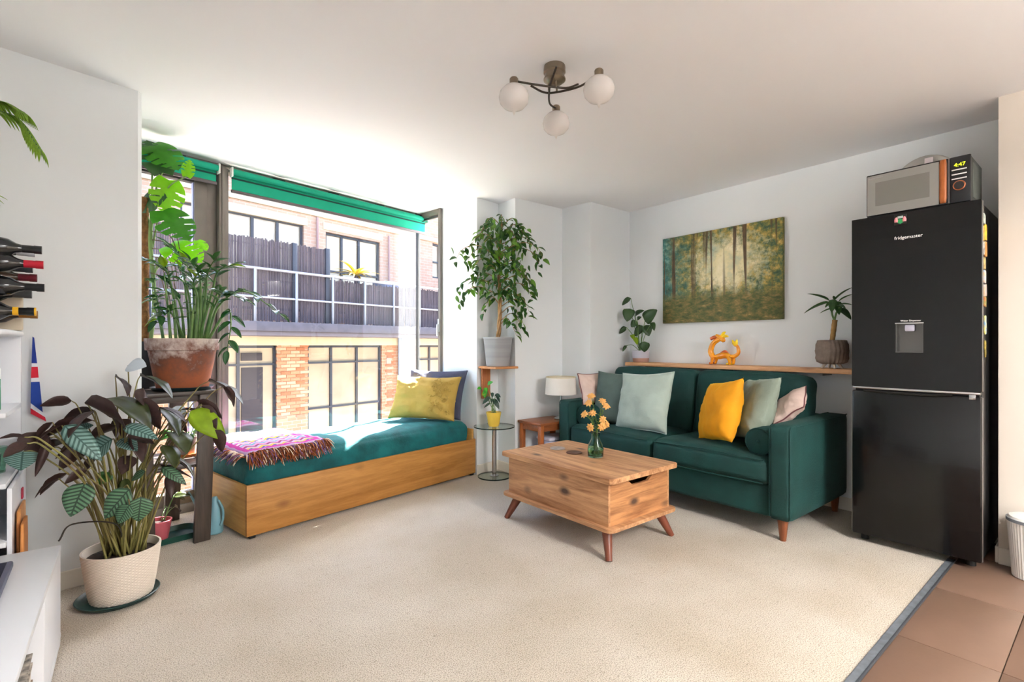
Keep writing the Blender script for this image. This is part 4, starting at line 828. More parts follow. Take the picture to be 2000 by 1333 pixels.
for z in (.02, .395, .605, .858): fp('shelf_board', bx((TX0,TY0,z), (TX1,TY1-.018,z+.018), .002), m_wl, tw)
fp('top_board', rbox((TX1-TX0+.02,TY1-TY0+.02,.026), .012, 6, loc=((TX0+TX1)/2,(TY0+TY1)/2,1.166)), m_wl, tw, 180)
cdr = fp('cupboard_door', bx((TX1,TY0+.02,.04), (TX1+.014,TY1-.0,.60), .002), m_wl, tw); fp('door_magnet', bx((TX1+.014,2.80,.50), (TX1+.02,2.83,.545), .003), mat('magnet_red','#a82440',.4), cdr)
for k, (y0, y1, h_, c) in enumerate(((2.54,2.68,.165,'#c98545'), (2.60,2.80,.20,'#d99a55'))):
    o = obj('chopping_board', rbox((.012,y1-y0,h_+.30), .0055, 5, wob=0), wood('board_%d' % k, c, '#a9652c', 'z', 1., .5), None, loc=(TX1+.024+.016*(1-k),(y0+y1)/2,.0+.0), smooth=180)
    o.location.z = (h_+.30)/2; setp(o, 'rounded %s wooden board standing against the white shelf tower door' % ('pale orange' if k else 'short dark orange'), 'board')
wr_ = empty('wine_rack', (-.41,2.78,1.18), 0, 'cream wine rack holding bottles on top of the shelf tower', 'rack')
m_rk = mat('rack_cream', '#d9cdb8', .6)
for y in (2.60, 2.94):
    for x in (-.53, -.42): fp('rack_post', bx((x,y-.01,1.1795), (x+.02,y+.01,1.56), .002), m_rk, wr_)
m_gl = {k: mat('bottle_'+k, c, .12, coat=.5) for k, c in dict(black='#15171a', green='#2c3a1c', amber='#3a2412').items()}
def bottle(x, y, z, cap, g, lab, sc=1.):
    o = empty('wine_bottle', (x-.3*sc,y,z), 0, lab, 'bottle', 'wine bottles in the rack'); L = [(0,.037),(.004,.0385),(.18,.0385),(.205,.034),(.228,.019),(.245,.0145),(.29,.0142)]
    fp('glass_body', tube(B(), [(x-.3*sc+a*sc,y,z) for a, r in L], [r*sc for a, r in L], 24), m_gl[g], o, 60); fp('capsule', tube(B(), [(x-.062*sc,y,z), (x-.024*sc,y,z), (x-.022*sc,y,z), (x,y,z)], [.0150*sc,.0150*sc,.0162*sc,.0162*sc], 20), mat('capsule_'+cap, cap, .35), o, 50); return o
for y, z in ((2.72,1.44), (2.90,1.37)): fp('rack_rail', bx((-.53,2.60,z-.20), (-.51,2.94,z-.185)), m_rk, wr_)
for x, y, z, cap, g, lab in ((-.188,2.734,1.497,'#1a1a1c','black','dark bottle with black cap, topmost of the rack'), (-.183,2.73,1.438,'#b3122a','black','dark bottle with bright red cap in the rack'), (-.180,2.728,1.347,'#16181c','black','dark bottle with black cap just below the wine red capped one'), (-.210,2.752,1.252,'#121418','black','dark bottle with a yellow neck band low in the rack'),
    (-.227,2.90,1.437,'#3c4046','green','green bottle with charcoal cap behind the red capped one'), (-.213,2.885,1.399,'#5e1622','amber','amber bottle with wine red cap in the rack'), (-.230,2.90,1.33,'#4a4d50','black','dark bottle with grey cap below the wine red capped one'), (-.211,2.885,1.246,'#8a5a18','amber','amber bottle with brown cap, lowest of the rack'), (-.22,2.90,1.505,'#c9ccd6','black','dark bottle with silver cap behind the topmost bottle')):
    bo = bottle(x, y, z, cap, g, lab)
    if 'yellow' in lab:
        for a_, b_ in ((-.066,-.046), (-.001,.004)): fp('neck_band', tube(B(), [(x+a_,y,z), (x+b_,y,z)], .0166, 20), mat('band_yellow','#e0aa1c',.4), bo)
cn_ = empty('canister', (-.33,2.96,1.18), 0, 'slim cream tin beside the lowest bottles on the shelf tower', 'canister'); fp('tin', bx((-.40,2.944,1.1797), (-.262,2.978,1.335), .008), m_rk, cn_); fp('tin_lid', bx((-.402,2.942,1.335), (-.26,2.980,1.347), .004), m_rk, cn_)
bx_t = empty('pen', (-.31,2.65,.877), 0, 'green pen standing inside the open shelf of the tower', 'pen'); fp('barrel', tube(B(), [(-.30,2.66,.8785), (-.305,2.70,.99)], .005, 10), mat('pen_green','#1f8a5a',.4), bx_t); fp('pen_cap', tube(B(), [(-.305,2.70,.99), (-.3065,2.712,1.03)], .0055, 10), m_white, bx_t)
for k in range(3): setp(obj('drinking_glass', lathe(B(), [(0,0),(.026,0),(.033,.10),(.031,.10),(.0245,.004),(0,.004)], 24), m_vase, None, loc=(-.32-.06*(k%2),2.60+.085*k,.6235), smooth=60), 'clear drinking glass on the middle shelf of the white tower', 'glass', 'glasses in the shelf tower')
# hanging flag strip on the wall
fl = empty('flag', (-.24,3.02,.8), 0, 'narrow blue, white and red hanging flag beside the shelf tower', 'flag')
FR = [((-.25,3.023,1.156),(-.245,3.024,1.151)), ((-.253,3.022,1.04),(-.236,3.026,1.039)), ((-.253,3.022,1.024),(-.234,3.026,1.024)), ((-.255,3.022,.975),(-.231,3.027,.976)), ((-.255,3.022,.958),(-.228,3.027,.958)), ((-.256,3.022,.866),(-.218,3.029,.822)), ((-.256,3.022,.844),(-.210,3.031,.799)), ((-.256,3.022,.82),(-.207,3.031,.78))]
fcol = ['#12308a','#e8ebf2','#c01830','#e8ebf2','#12388f','#e8ebf2','#c01830']
for k in range(7):
    bm = B(); nv = Vector((.187,-.982,0))*.004; q = [Vector(v)+Vector((.012,0,0)) for v in (FR[k][0],FR[k][1],FR[k+1][1],FR[k+1][0])]; a = [bm.verts.new(v) for v in q]; b = [bm.verts.new(v+nv) for v in q]
    bm.faces.new(a[::-1]); bm.faces.new(b)
    for i in range(4): bm.faces.new((a[i], a[(i+1)%4], b[(i+1)%4], b[i]))
    fp('flag_panel', bm, mat('flag_'+fcol[k], fcol[k], .8), fl, 0)

# leaf positions: base, tip, kind, width
CAL=[(-0.105, 2.907, 0.876, -0.208, 2.918, 0.869, 'p', 0.42),(0.043, 2.843, 0.979, 0.1, 2.706, 0.915, 'p', 0.3),(0.134, 2.892, 0.976, 0.263, 2.735, 0.908, 'o', 0.34),(0.139, 2.764, 0.927, 0.128, 2.69, 0.847, 'p', 0.45),(0.003, 2.772, 0.889, 0.166, 2.544, 0.815, 'o', 0.42),(-0.056, 2.665, 0.885, 0.102, 2.485, 0.807, 'p', 0.36),(-0.032, 2.904, 0.83, -0.14, 3.007, 0.787, 'p', 0.32),(-0.031, 2.748, 0.802, -0.196, 2.883, 0.758, 'o', 0.3),(-0.189, 2.18, 0.831, -0.249, 2.224, 0.835, 'p', 0.22),(-0.196, 2.831, 0.761, -0.223, 2.778, 0.663, 'p', 0.85),(-0.188, 2.231, 0.804, -0.246, 2.244, 0.77, 'p', 0.5),(-0.243, 2.741, 0.701, -0.243, 2.673, 0.644, 's', 0.9),(-0.163, 2.701, 0.754, -0.204, 2.653, 0.606, 'p', 0.12),(-0.071, 2.781, 0.688, -0.147, 2.753, 0.61, 'p', 0.45),(-0.05, 2.712, 0.602, -0.125, 2.697, 0.567, 'p', 0.45),(-0.116, 2.611, 0.806, -0.003, 2.536, 0.67, 's', 0.32),(-0.093, 2.85, 0.756, -0.035, 2.806, 0.777, 's', 0.5),(0.03, 2.647, 0.731, -0.057, 2.718, 0.649, 's', 0.5),(0.044, 2.738, 0.773, -0.052, 2.817, 0.725, 'p', 0.35),(-0.053, 2.56, 0.584, -0.097, 2.517, 0.472, 's', 0.62),(0.081, 2.45, 0.56, -0.0, 2.453, 0.46, 's', 0.55),(0.079, 2.4, 0.512, 0.042, 2.408, 0.443, 's', 0.62),(0.115, 2.422, 0.528, 0.106, 2.421, 0.433, 's', 0.7),(0.093, 2.699, 0.645, 0.062, 2.731, 0.568, 'p', 0.6),(0.136, 2.56, 0.598, 0.086, 2.611, 0.557, 's', 0.35),(0.021, 2.86, 0.553, -0.014, 2.797, 0.522, 'g', 0.6),(0.068, 2.564, 0.789, 0.17, 2.455, 0.75, 's', 0.3),(0.079, 2.606, 0.739, 0.178, 2.51, 0.729, 'p', 0.45),(0.057, 2.676, 0.723, 0.11, 2.595, 0.686, 's', 0.5),(0.239, 2.683, 0.733, 0.291, 2.56, 0.668, 'o', 0.55),(0.203, 2.609, 0.689, 0.247, 2.531, 0.612, 'o', 0.6),(0.182, 2.781, 0.839, 0.278, 2.611, 0.747, 'o', 0.35),(0.314, 2.725, 0.815, 0.446, 2.634, 0.683, 'y', 0.4),(0.342, 2.753, 0.858, 0.449, 2.675, 0.779, 'p', 0.28),(0.397, 2.812, 0.944, 0.539, 2.664, 0.867, 'o', 0.42),(0.444, 2.722, 0.918, 0.491, 2.619, 0.83, 'p', 0.3),(0.357, 2.71, 0.841, 0.419, 2.674, 0.729, 'p', 0.35),(0.402, 2.674, 0.726, 0.435, 2.617, 0.625, 'p', 0.4),(0.196, 2.614, 0.596, 0.28, 2.557, 0.52, 's', 0.3),(0.224, 2.643, 0.554, 0.232, 2.643, 0.449, 'p', 0.3),(0.089, 2.909, 1.025, 0.15, 2.821, 1.026, 'w', 0.6),(0.272, 2.863, 0.829, 0.291, 2.797, 0.77, 'w', 0.5),(0.115, 2.732, 0.88, 0.212, 2.627, 0.757, 'p', 0.35),(-0.169, 2.912, 0.68, -0.065, 2.779, 0.74, 'o', 0.5),(0.03, 2.698, 0.819, 0.062, 2.59, 0.744, 'p', 0.5),]
SHP=[(3.754, 2.879, 1.548, 3.745, 3.048, 1.491, 'g', 0.4),(3.733, 2.875, 1.451, 3.686, 2.869, 1.336, 'g', 0.85),(3.78, 2.848, 1.392, 3.744, 2.739, 1.432, 'g', 0.35),(3.773, 2.828, 1.337, 3.746, 2.873, 1.284, 'g', 0.9),(3.757, 2.808, 1.355, 3.757, 2.767, 1.372, 'g', 0.8),(3.746, 2.923, 1.283, 3.716, 3.012, 1.226, 'g', 0.55),(3.746, 2.718, 1.332, 3.728, 2.593, 1.426, 'g', 0.75),(3.752, 2.649, 1.318, 3.72, 2.602, 1.249, 'g', 0.5),(3.79, 2.772, 1.292, 3.756, 2.845, 1.199, 'g', 0.6),(3.775, 2.731, 1.297, 3.77, 2.691, 1.2, 'g', 0.8),(3.738, 2.824, 1.186, 3.691, 2.759, 1.129, 'y', 0.4),(3.748, 2.72, 1.148, 3.737, 2.718, 1.055, 'g', 0.9),(3.779, 3.042, 1.113, 3.741, 2.963, 1.059, 'g', 0.4),(3.756, 2.869, 1.212, 3.715, 2.815, 1.173, 'y', 0.5),]
DRA=[(3.772, 1.274, 1.424, 3.715, 1.37, 1.48, 0.2),(3.789, 1.276, 1.41, 3.783, 1.432, 1.354, 0.2),(3.807, 1.251, 1.346, 3.791, 1.33, 1.342, 0.14),(3.807, 1.229, 1.438, 3.748, 1.129, 1.502, 0.2),(3.76, 1.185, 1.412, 3.758, 1.126, 1.456, 0.22),(3.794, 1.195, 1.381, 3.759, 1.126, 1.387, 0.25),(3.806, 1.195, 1.343, 3.783, 1.134, 1.291, 0.5),(3.797, 1.218, 1.417, 3.755, 1.196, 1.322, 0.5),(3.753, 1.233, 1.435, 3.72, 1.231, 1.337, 0.5),(3.75, 1.249, 1.407, 3.712, 1.267, 1.372, 0.4),(3.807, 1.238, 1.433, 3.767, 1.234, 1.45, 0.5),(3.741, 1.191, 1.369, 3.683, 1.14, 1.363, 0.3),(3.752, 1.224, 1.415, 3.739, 1.207, 1.37, 0.4),]
YEL=[(2.504, 3.481, 0.753, 2.466, 3.473, 0.751, 'g', 0.6),(2.533, 3.457, 0.757, 2.519, 3.43, 0.722, 'g', 0.6),(2.547, 3.446, 0.783, 2.557, 3.399, 0.806, 'g', 0.5),(2.53, 3.459, 0.719, 2.496, 3.449, 0.696, 'y', 0.6),(2.533, 3.457, 0.74, 2.509, 3.438, 0.679, 'g', 0.4),(2.563, 3.433, 0.68, 2.501, 3.445, 0.629, 'd', 0.4),(2.563, 3.433, 0.625, 2.509, 3.438, 0.595, 'd', 0.3),(2.576, 3.422, 0.715, 2.562, 3.395, 0.684, 'd', 0.6),(2.596, 3.406, 0.698, 2.609, 3.356, 0.684, 'd', 0.6),(2.586, 3.414, 0.663, 2.601, 3.363, 0.59, 'd', 0.4),(2.606, 3.398, 0.689, 2.607, 3.358, 0.641, 'd', 0.35),(2.576, 3.422, 0.663, 2.555, 3.4, 0.641, 'd', 0.6),]
ZZB=[[(0.464, 3.377, 1.179), (0.514, 3.295, 1.34), (0.624, 3.163, 1.423), (0.767, 3.005, 1.296)],[(0.472, 3.37, 1.168), (0.551, 3.253, 1.319), (0.56, 3.194, 1.237), (0.536, 3.162, 1.088)],[(0.424, 3.409, 1.179), (0.477, 3.286, 1.398), (0.497, 3.189, 1.529), (0.56, 3.057, 1.559)],[(0.392, 3.435, 1.179), (0.381, 3.493, 1.387), (0.354, 3.565, 1.517), (0.201, 3.738, 1.501)],[(0.368, 3.455, 1.179), (0.349, 3.437, 1.331), (0.307, 3.439, 1.409), (0.216, 3.481, 1.377)],[(0.408, 3.422, 1.179), (0.401, 3.364, 1.43), (0.363, 3.33, 1.573), (0.282, 3.333, 1.662)],[(0.432, 3.403, 1.179), (0.43, 3.319, 1.398), (0.412, 3.247, 1.509), (0.365, 3.199, 1.576)],[(0.44, 3.396, 1.179), (0.453, 3.299, 1.428), (0.45, 3.215, 1.518), (0.469, 3.113, 1.585)],[(0.376, 3.448, 1.168), (0.323, 3.422, 1.258), (0.278, 3.388, 1.315), (0.228, 3.359, 1.253)],[(0.448, 3.39, 1.179), (0.504, 3.348, 1.384), (0.544, 3.32, 1.425), (0.633, 3.252, 1.385)],[(0.416, 3.416, 1.179), (0.416, 3.343, 1.379), (0.392, 3.29, 1.472), (0.414, 3.199, 1.533)],[(0.352, 3.468, 1.179), (0.313, 3.411, 1.378), (0.268, 3.359, 1.537), (0.187, 3.336, 1.575)],[(0.4, 3.429, 1.179), (0.39, 3.414, 1.362), (0.348, 3.425, 1.553), (0.315, 3.43, 1.57)],[(0.456, 3.383, 1.168), (0.48, 3.305, 1.289), (0.503, 3.228, 1.376), (0.51, 3.164, 1.411)],]
MON=[(0.278, 3.644, 2.149, 0.208, 3.637, 2.36, 'd', 1.0),(0.309, 3.645, 2.112, 0.292, 3.595, 1.896, 'y', 1.0),(0.276, 3.62, 1.917, 0.404, 3.452, 1.76, 'm', 1.0),(0.392, 3.577, 2.134, 0.416, 3.493, 2.278, 'y', 0.5),(0.309, 3.645, 1.718, 0.456, 3.46, 1.647, 'y', 1.0),(0.18, 3.75, 1.964, 0.233, 3.642, 1.996, 'd', 0.9),(0.226, 3.687, 2.32, 0.353, 3.519, 2.186, 'm', 0.9),(0.452, 3.632, 1.765, 0.51, 3.52, 1.693, 'y', 0.5),]

# ================================================================ plants
def herring(name, light, dark, n=9., k=.75, transl=.12):
    m = bpy.data.materials.new(name); m.use_nodes = True; MATS[name] = m; t = m.node_tree; b = t.nodes['Principled BSDF']; L = t.links.new; S(b, Roughness=.45)
    tc = t.nodes.new('ShaderNodeTexCoord'); sp = t.nodes.new('ShaderNodeSeparateXYZ'); L(tc.outputs['Object'], sp.inputs[0])
    def M(op, a, b_=None):
        q = t.nodes.new('ShaderNodeMath'); q.operation = op
        for i, v in enumerate((a, b_)):
            if v is None: continue
            if isinstance(v, (int, float)): q.inputs[i].default_value = v
            else: L(v, q.inputs[i])
        return q.outputs[0]
    ax = M('ABSOLUTE', sp.outputs[0]); f = M('FRACT', M('MULTIPLY', M('SUBTRACT', sp.outputs[1], M('MULTIPLY', ax, k)), n))
    r = t.nodes.new('ShaderNodeValToRGB'); e = r.color_ramp.elements; e[0].position = .30; e[0].color = lin(dark); e[1].position = .42; e[1].color = lin(light); q = e.new(.86); q.color = lin(light); q = e.new(.98); q.color = lin(dark); L(f, r.inputs[0])
    mid = M('LESS_THAN', ax, .014); mx = t.nodes.new('ShaderNodeMix'); mx.data_type = 'RGBA'; L(mid, mx.inputs[0]); L(r.outputs[0], mx.inputs[6]); mx.inputs[7].default_value = lin(dark); L(mx.outputs[2], b.inputs['Base Color']); return m
def two(me, a, b): me.materials.append(a); me.materials.append(b); return me
m_under = mat('calathea_under', '#3b2724', .42, var=.25, vscale=9, transl=.08); m_olive = mat('calathea_olive', '#36401a', .35, var=.3, vscale=7, transl=.15); m_ctop = herring('calathea_top', '#4f7556', '#15301c'); m_silver = herring('calathea_silver', '#74968f', '#2c5049', 10.); m_yel = mat('leaf_lime', '#8fae1c', .5, var=.2, vscale=6, transl=.35); m_pale = mat('leaf_sheen', '#c9d6e2', .3); m_green = mat('leaf_mid', '#3d7a2e', .45, var=.2, vscale=6, transl=.2)
LM = {'p': two(leafmesh(.5,.22,.16,.72,.8,4,9,.06), m_under, m_under), 'o': two(leafmesh(.5,.25,.16,.72,.8,4,9,.06), m_olive, m_under), 's': two(leafmesh(.5,.12,.10,.72,.8,4,9,.04), m_ctop, m_under), 's2': two(leafmesh(.5,.15,.12,.72,.8,4,9,.04), m_silver, m_under), 'y': two(leafmesh(.5,.2,.16,.72,.8,4,9,.05), m_yel, m_yel), 'w': two(leafmesh(.5,.1,.1,.72,.8,4,9), m_pale, m_pale), 'g': two(leafmesh(.5,.15,.12,.72,.8,4,9), m_green, m_green)}
m_cst = mat('calathea_stem', '#8d8a4c', .5, col2='#6b5a3a', vscale=10, stretch=(1,1,.3)); m_soil = mat('soil', '#2a1d18', .95, var=.4, vscale=40, bump=.8, bscale=60)
def soil(o, c, r, z):
    bm = B(); lathe(bm, [(r,z-.006),(r*.8,z+.002),(r*.5,z+.004),(r*.25,z+.006),(0,z+.006)], 28, (c[0],c[1],0))
    for v in bm.verts: v.co.z += .004*noise.noise(v.co*60)
    return obj('soil', bm, m_soil, o, world=True, smooth=180)
PX, PY = .066, 2.815
ca = empty('potted_calathea', (PX,PY,.012), 0, 'large leafy calathea with striped and purple leaves in a cream woven pot', 'plant')
bm = B(); nn = 132; rows = 34; rings = []
for j in range(rows+1):
    t = j/rows; r = .112+(.142-.112)*t**.8; z = .014+.206*t
    rings.append([bm.verts.new((PX+(r+(.0016 if ((k//2+j) % 2) else -.0004))*math.cos(2*math.pi*k/nn), PY+(r+(.0016 if ((k//2+j) % 2) else -.0004))*math.sin(2*math.pi*k/nn), z)) for k in range(nn)])
rings.append([bm.verts.new((PX+.143*math.cos(2*math.pi*k/nn), PY+.143*math.sin(2*math.pi*k/nn), .226)) for k in range(nn)])
rings.append([bm.verts.new((PX+.136*math.cos(2*math.pi*k/nn), PY+.136*math.sin(2*math.pi*k/nn), .226)) for k in range(nn)])
rings.append([bm.verts.new((PX+.130*math.cos(2*math.pi*k/nn), PY+.130*math.sin(2*math.pi*k/nn), .17)) for k in range(nn)])
for a, b in zip(rings, rings[1:]):
    for k in range(nn): bm.faces.new((a[k], a[(k+1)%nn], b[(k+1)%nn], b[k]))
bm.faces.new(rings[0][::-1]); obj('pot', bm, mat('pot_cream','#ddd2c4',.6), ca, world=True, smooth=0)
soil(ca, (PX,PY), .134, .196)
ss = obj('plant_saucer', lathe(B(), [(0,0),(.118,0),(.14,.006),(.152,.022),(.148,.024),(.136,.012),(0,.0125)], 48), mat('saucer_green','#163a38',.4), None, loc=(PX-.012,PY+.004,.0005), smooth=60); setp(ss, 'dark green plastic saucer beneath the cream woven pot', 'saucer')
rc = random.Random(12)
for i, a in enumerate(CAL):
    b0, t0, k, wf = Vector(a[0:3]), Vector(a[3:6]), a[6], a[7]; cdir = (CAMP-(b0+t0)/2).normalized()
    up = (-cdir+Vector((0,0,.75))) if k in 'po' else (cdir+Vector((0,0,.45)))
    if k == 'o': up = Vector((0,0,1))-cdir*.25
    me = LM['s2'] if (k == 's' and b0.z > .6) else LM[k]
    leaf_at(me, ca, b0, t0, up+Vector((rc.uniform(-.2,.2), rc.uniform(-.2,.2), 0)), 'leaf', max(.4, wf/.5*1.28))
    an = rc.uniform(0,6.28); rr_ = rc.uniform(.01,.075); s0 = Vector((PX+.01+rr_*math.cos(an), PY+rr_*math.sin(an), .192)); mid = s0.lerp(b0, .5)+Vector((0,0,.06)); mid.x = s0.x+(b0.x-s0.x)*.38; mid.y = s0.y+(b0.y-s0.y)*.38
    obj('stem', tube(B(), curve([s0, mid, b0.lerp(mid,.25)+Vector((0,0,.03)), b0], 6), [.0048-.0028*q/18 for q in range(19)], 6), m_cst, ca, world=True, smooth=180)
for q in range(20):
    an = rc.uniform(0,6.28); rad_ = rc.uniform(.08,.26); zz_ = rc.uniform(.52,.86); b0 = Vector((PX+rad_*math.cos(an), PY-.06+rad_*math.sin(an)*.55, zz_))
    if -.187*b0.x+.982*b0.y > 2.93: b0.y -= .12
    out = Vector((math.cos(an), math.sin(an)*.6, rc.uniform(-.7,-.1))).normalized(); t0 = b0+out*rc.uniform(.11,.17)
    if -.187*t0.x+.982*t0.y > 2.96: t0.y -= .10
    t0.x = max(t0.x, -.22); b0.x = max(b0.x, -.16)
    leaf_at(LM['o'] if q % 2 else LM['p'], ca, b0, t0, Vector((rc.uniform(-.3,.3), .2, 1)), 'leaf', rc.uniform(.8,1.1)); s0 = Vector((PX+.04*math.cos(an), PY+.04*math.sin(an), .192)); obj('stem', tube(B(), curve([s0, s0.lerp(b0,.5)+Vector((0,0,.06)), b0], 6), [.0045-.0022*w_/12 for w_ in range(13)], 6), m_cst, ca, world=True, smooth=180)
for q in range(14):
    an = rc.uniform(0,6.28); rr_ = rc.uniform(.0,.07); s0 = Vector((PX+rr_*math.cos(an), PY+rr_*math.sin(an), .19)); obj('stem', tube(B(), curve([s0, s0+Vector((math.cos(an)*.03, math.sin(an)*.03, .12)), s0+Vector((math.cos(an)*.09, math.sin(an)*.09, rc.uniform(.22,.36)))], 6), [.006-.004*i_/12 for i_ in range(13)], 6), m_cst, ca, world=True, smooth=180)
obj('dry_stem', tube(B(), curve([(PX,PY-.02,.2), (PX-.02,PY-.12,.36), (-.09,2.60,.42), (-.128,2.535,.383)], 8), .003, 6), mat('dry_stem','#2c2620',.7), ca, world=True, smooth=180)
# ---- plant stand in the bay
m_sd = wood('stand_dark', '#4b4039', '#2c2520', 'z', 1., .45); m_sdx = wood('stand_dark_top', '#463c36', '#29231f', 'x', 1., .4)
PS = Vector((.13,3.262,0)); SA = R(11.); ps = empty('plant_stand', PS, SA, 'dark stained wooden plant stand by the window with two shelves', 'stand')
def leg(x, y, dx): obj('leg', box(B(), (-.042,-.013,0), (.042,.013,.838), .003, Matrix.Translation((x,y,0)) @ Matrix.Shear('XZ', 4, (0,0)) @ Matrix(((1,0,dx,0),(0,1,0,0),(0,0,1,0),(0,0,0,1)))), m_sd, ps)
for x, dx in ((.05,-.02), (.315,.035)):
    for y in (.013, .53): leg(x, y, dx)
for k in range(4): obj('top_slat', bx((-.0,-.012+.14*k,.838), (.39,.122+.14*k,.860), .003), m_sdx, ps)
for k in range(3): obj('shelf_slat', bx((.02,.03+.17*k,.425), (.345,.185+.17*k,.443), .003), m_sdx, ps)
obj('apron', bx((.03,.02,.80), (.36,.036,.838), .002), m_sdx, ps); obj('screw_head', lathe(B(), [(0,0),(.005,0),(.004,.002),(0,.003)], 10), m_chrome, ps, loc=(.333,-.0005,.66), rot=(R(90),0,0))
# terracotta pot with a zamioculcas
def terra():
    m = bpy.data.materials.new('terracotta'); m.use_nodes = True; t = m.node_tree; b = t.nodes['Principled BSDF']; L = t.links.new; S(b, Roughness=.85)
    tc = t.nodes.new('ShaderNodeTexCoord'); n = t.nodes.new('ShaderNodeTexNoise'); S(n, Scale=9., Detail=7., Roughness=.7); L(tc.outputs['Object'], n.inputs[0])
    sp = t.nodes.new('ShaderNodeSeparateXYZ'); L(tc.outputs['Object'], sp.inputs[0]); a = t.nodes.new('ShaderNodeMath'); a.operation = 'MULTIPLY_ADD'; L(sp.outputs[2], a.inputs[0]); a.inputs[1].default_value = 1.7; a.inputs[2].default_value = -1.72
    c = t.nodes.new('ShaderNodeMath'); c.operation = 'ADD'; L(a.outputs[0], c.inputs[0]); L(n.outputs[0], c.inputs[1])
    r = t.nodes.new('ShaderNodeValToRGB'); e = r.color_ramp.elements; e[0].position = .36; e[0].color = lin('#94502f'); e[1].position = .8; e[1].color = lin('#cdbfb8'); q = e.new(.58); q.color = lin('#6f4434'); L(c.outputs[0], r.inputs[0]); L(r.outputs[0], b.inputs['Base Color']); return m
ZX, ZY = .36, 3.46
setp(obj('plant_saucer', lathe(B(), [(0,0),(.142,0),(.158,.020),(.154,.020),(.14,.006),(0,.006)], 40), mat('saucer_teal','#1c3438',.4), None, loc=(ZX,ZY,.8605), smooth=60), 'dark saucer beneath the terracotta pot on the plant stand', 'saucer')
zp = empty('potted_zamioculcas', (ZX,ZY,.868), 0, 'glossy green zamioculcas in a weathered terracotta pot on the plant stand', 'plant')
obj('pot', lathe(B(), [(0,.868),(.128,.868),(.168,1.088),(.180,1.090),(.184,1.156),(.172,1.156),(.160,1.08),(.15,1.08)], 48, (ZX,ZY,0)), terra(), zp, world=True)
soil(zp, (ZX,ZY), .166, 1.135)
m_zt = mat('zz_leaf', '#1f5420', .25, var=.3, vscale=4, coat=.3, transl=.08); m_zu = mat('zz_leaf_under', '#3f7a34', .5, transl=.2); m_zs = mat('zz_stem', '#6f8f4e', .45, col2='#3f6a34', vscale=14)
zl = two(leafmesh(.44,.18,.18,.8,.75,4,7), m_zt, m_zu); zy = two(leafmesh(.44,.18,.18,.8,.75,4,7), m_yel, m_yel); rz_ = random.Random(21)
for bi, br_ in enumerate(ZZB):
    b0 = Vector(br_[0]); dd = b0.xy-Vector((ZX,ZY))
    if dd.length > .13: dd = dd.normalized()*.13
    b0 = Vector((ZX+dd.x, ZY+dd.y, 1.12)); pts = curve([b0]+[Vector(q) for q in br_[1:]], 8); n_ = len(pts)
    obj('stem', tube(B(), pts, [.0085-.0065*q/(n_-1) for q in range(n_)], 8), m_zs, zp, world=True, smooth=180)
    k = int(n_*.45); sgn = 1
    while k < n_-1:
        p = pts[k]; tg = (pts[min(k+1, n_-1)]-pts[k-1]).normalized(); sd_ = tg.cross(Vector((0,0,1)))
        if sd_.length < .2: sd_ = tg.cross((CAMP-p).normalized())
        sd_.normalize(); d = tg*.75+sd_*sgn*.8+Vector((0,0,rz_.uniform(-.1,.25))); d.normalize()
        leaf_at(zl if rz_.random() < .93 else zy, zp, p, p+d*rz_.uniform(.075,.10), Vector((0,0,1))+(CAMP-p).normalized()*.5, 'leaf'); sgn *= -1; k += 2
    leaf_at(zl, zp, pts[-1], pts[-1]+(pts[-1]-pts[-3]).normalized()*.08, Vector((0,0,1))+(CAMP-pts[-1]).normalized()*.4)
for q in range(12):
    a = rz_.uniform(0,6.28); s0 = Vector((ZX+.09*math.cos(a), ZY+.09*math.sin(a), 1.12)); s1 = s0+Vector((math.cos(a)*.05, math.sin(a)*.05, rz_.uniform(.2,.42))); obj('stem', tube(B(), curve([s0, s0.lerp(s1,.5)+Vector((0,0,.03)), s1], 6), [.009-.006*i_/12 for i_ in range(13)], 8), m_zs, zp, world=True, smooth=180)
    for w_ in range(3): p = s1-Vector((0,0,.05*w_)); an = rz_.uniform(0,6.28); leaf_at(zl, zp, p, p+Vector((math.cos(an), math.sin(an), .3))*.08, (0,0,1))
# monstera behind it
def monstera(name, top, under):
    bm = B(); ny, nf = 30, 5; slit = {9,10,15,20,21,25}
    def half(s):
        G = {}
        for lay in (0, 1):
            for i in range(ny+1):
                t = i/ny; my = -.0+.92*t; hw = .47*math.sin(math.pi*min(1,(t*.93+.10)))**.62*(1-.25*t)
                mx_, mz = s*hw, my+.16*(1-t)-(.24*(1-t)**3)
                for f in range(nf+1):
                    u = f/nf; x = mx_*u; y = my+(mz-my)*u; z = -.28*y*y-.16*abs(x)**1.5+.05*abs(x)-lay*.006+.02*math.sin(9*t)*u
                    G[lay,i,f] = bm.verts.new((x,y,z))
        for i in range(ny):
            for f in range(nf):
                if i in slit and f >= (2 if i % 2 else 3): continue
                q = (G[0,i,f], G[0,i,f+1], G[0,i+1,f+1], G[0,i+1,f]); p = (G[1,i,f], G[1,i+1,f], G[1,i+1,f+1], G[1,i,f+1])
                fa = bm.faces.new(q if s > 0 else q[::-1]); fa.material_index = 0; fa = bm.faces.new(p if s > 0 else p[::-1]); fa.material_index = 1
    half(1); half(-1); bmesh.ops.delete(bm, geom=[v for v in bm.verts if not v.link_faces], context='VERTS')
    me = bpy.data.meshes.new(name); bm.to_mesh(me); bm.free(); me.polygons.foreach_set('use_smooth', [True]*len(me.polygons)); return two(me, top, under)
m_md = mat('monstera_dark', '#3a6236', .35, var=.2, vscale=5, transl=.15); m_mm = mat('monstera_mid', '#3f8a1c', .4, var=.25, vscale=5, transl=.4); m_my = mat('monstera_lime', '#8cc41e', .45, var=.2, vscale=5, transl=.5)
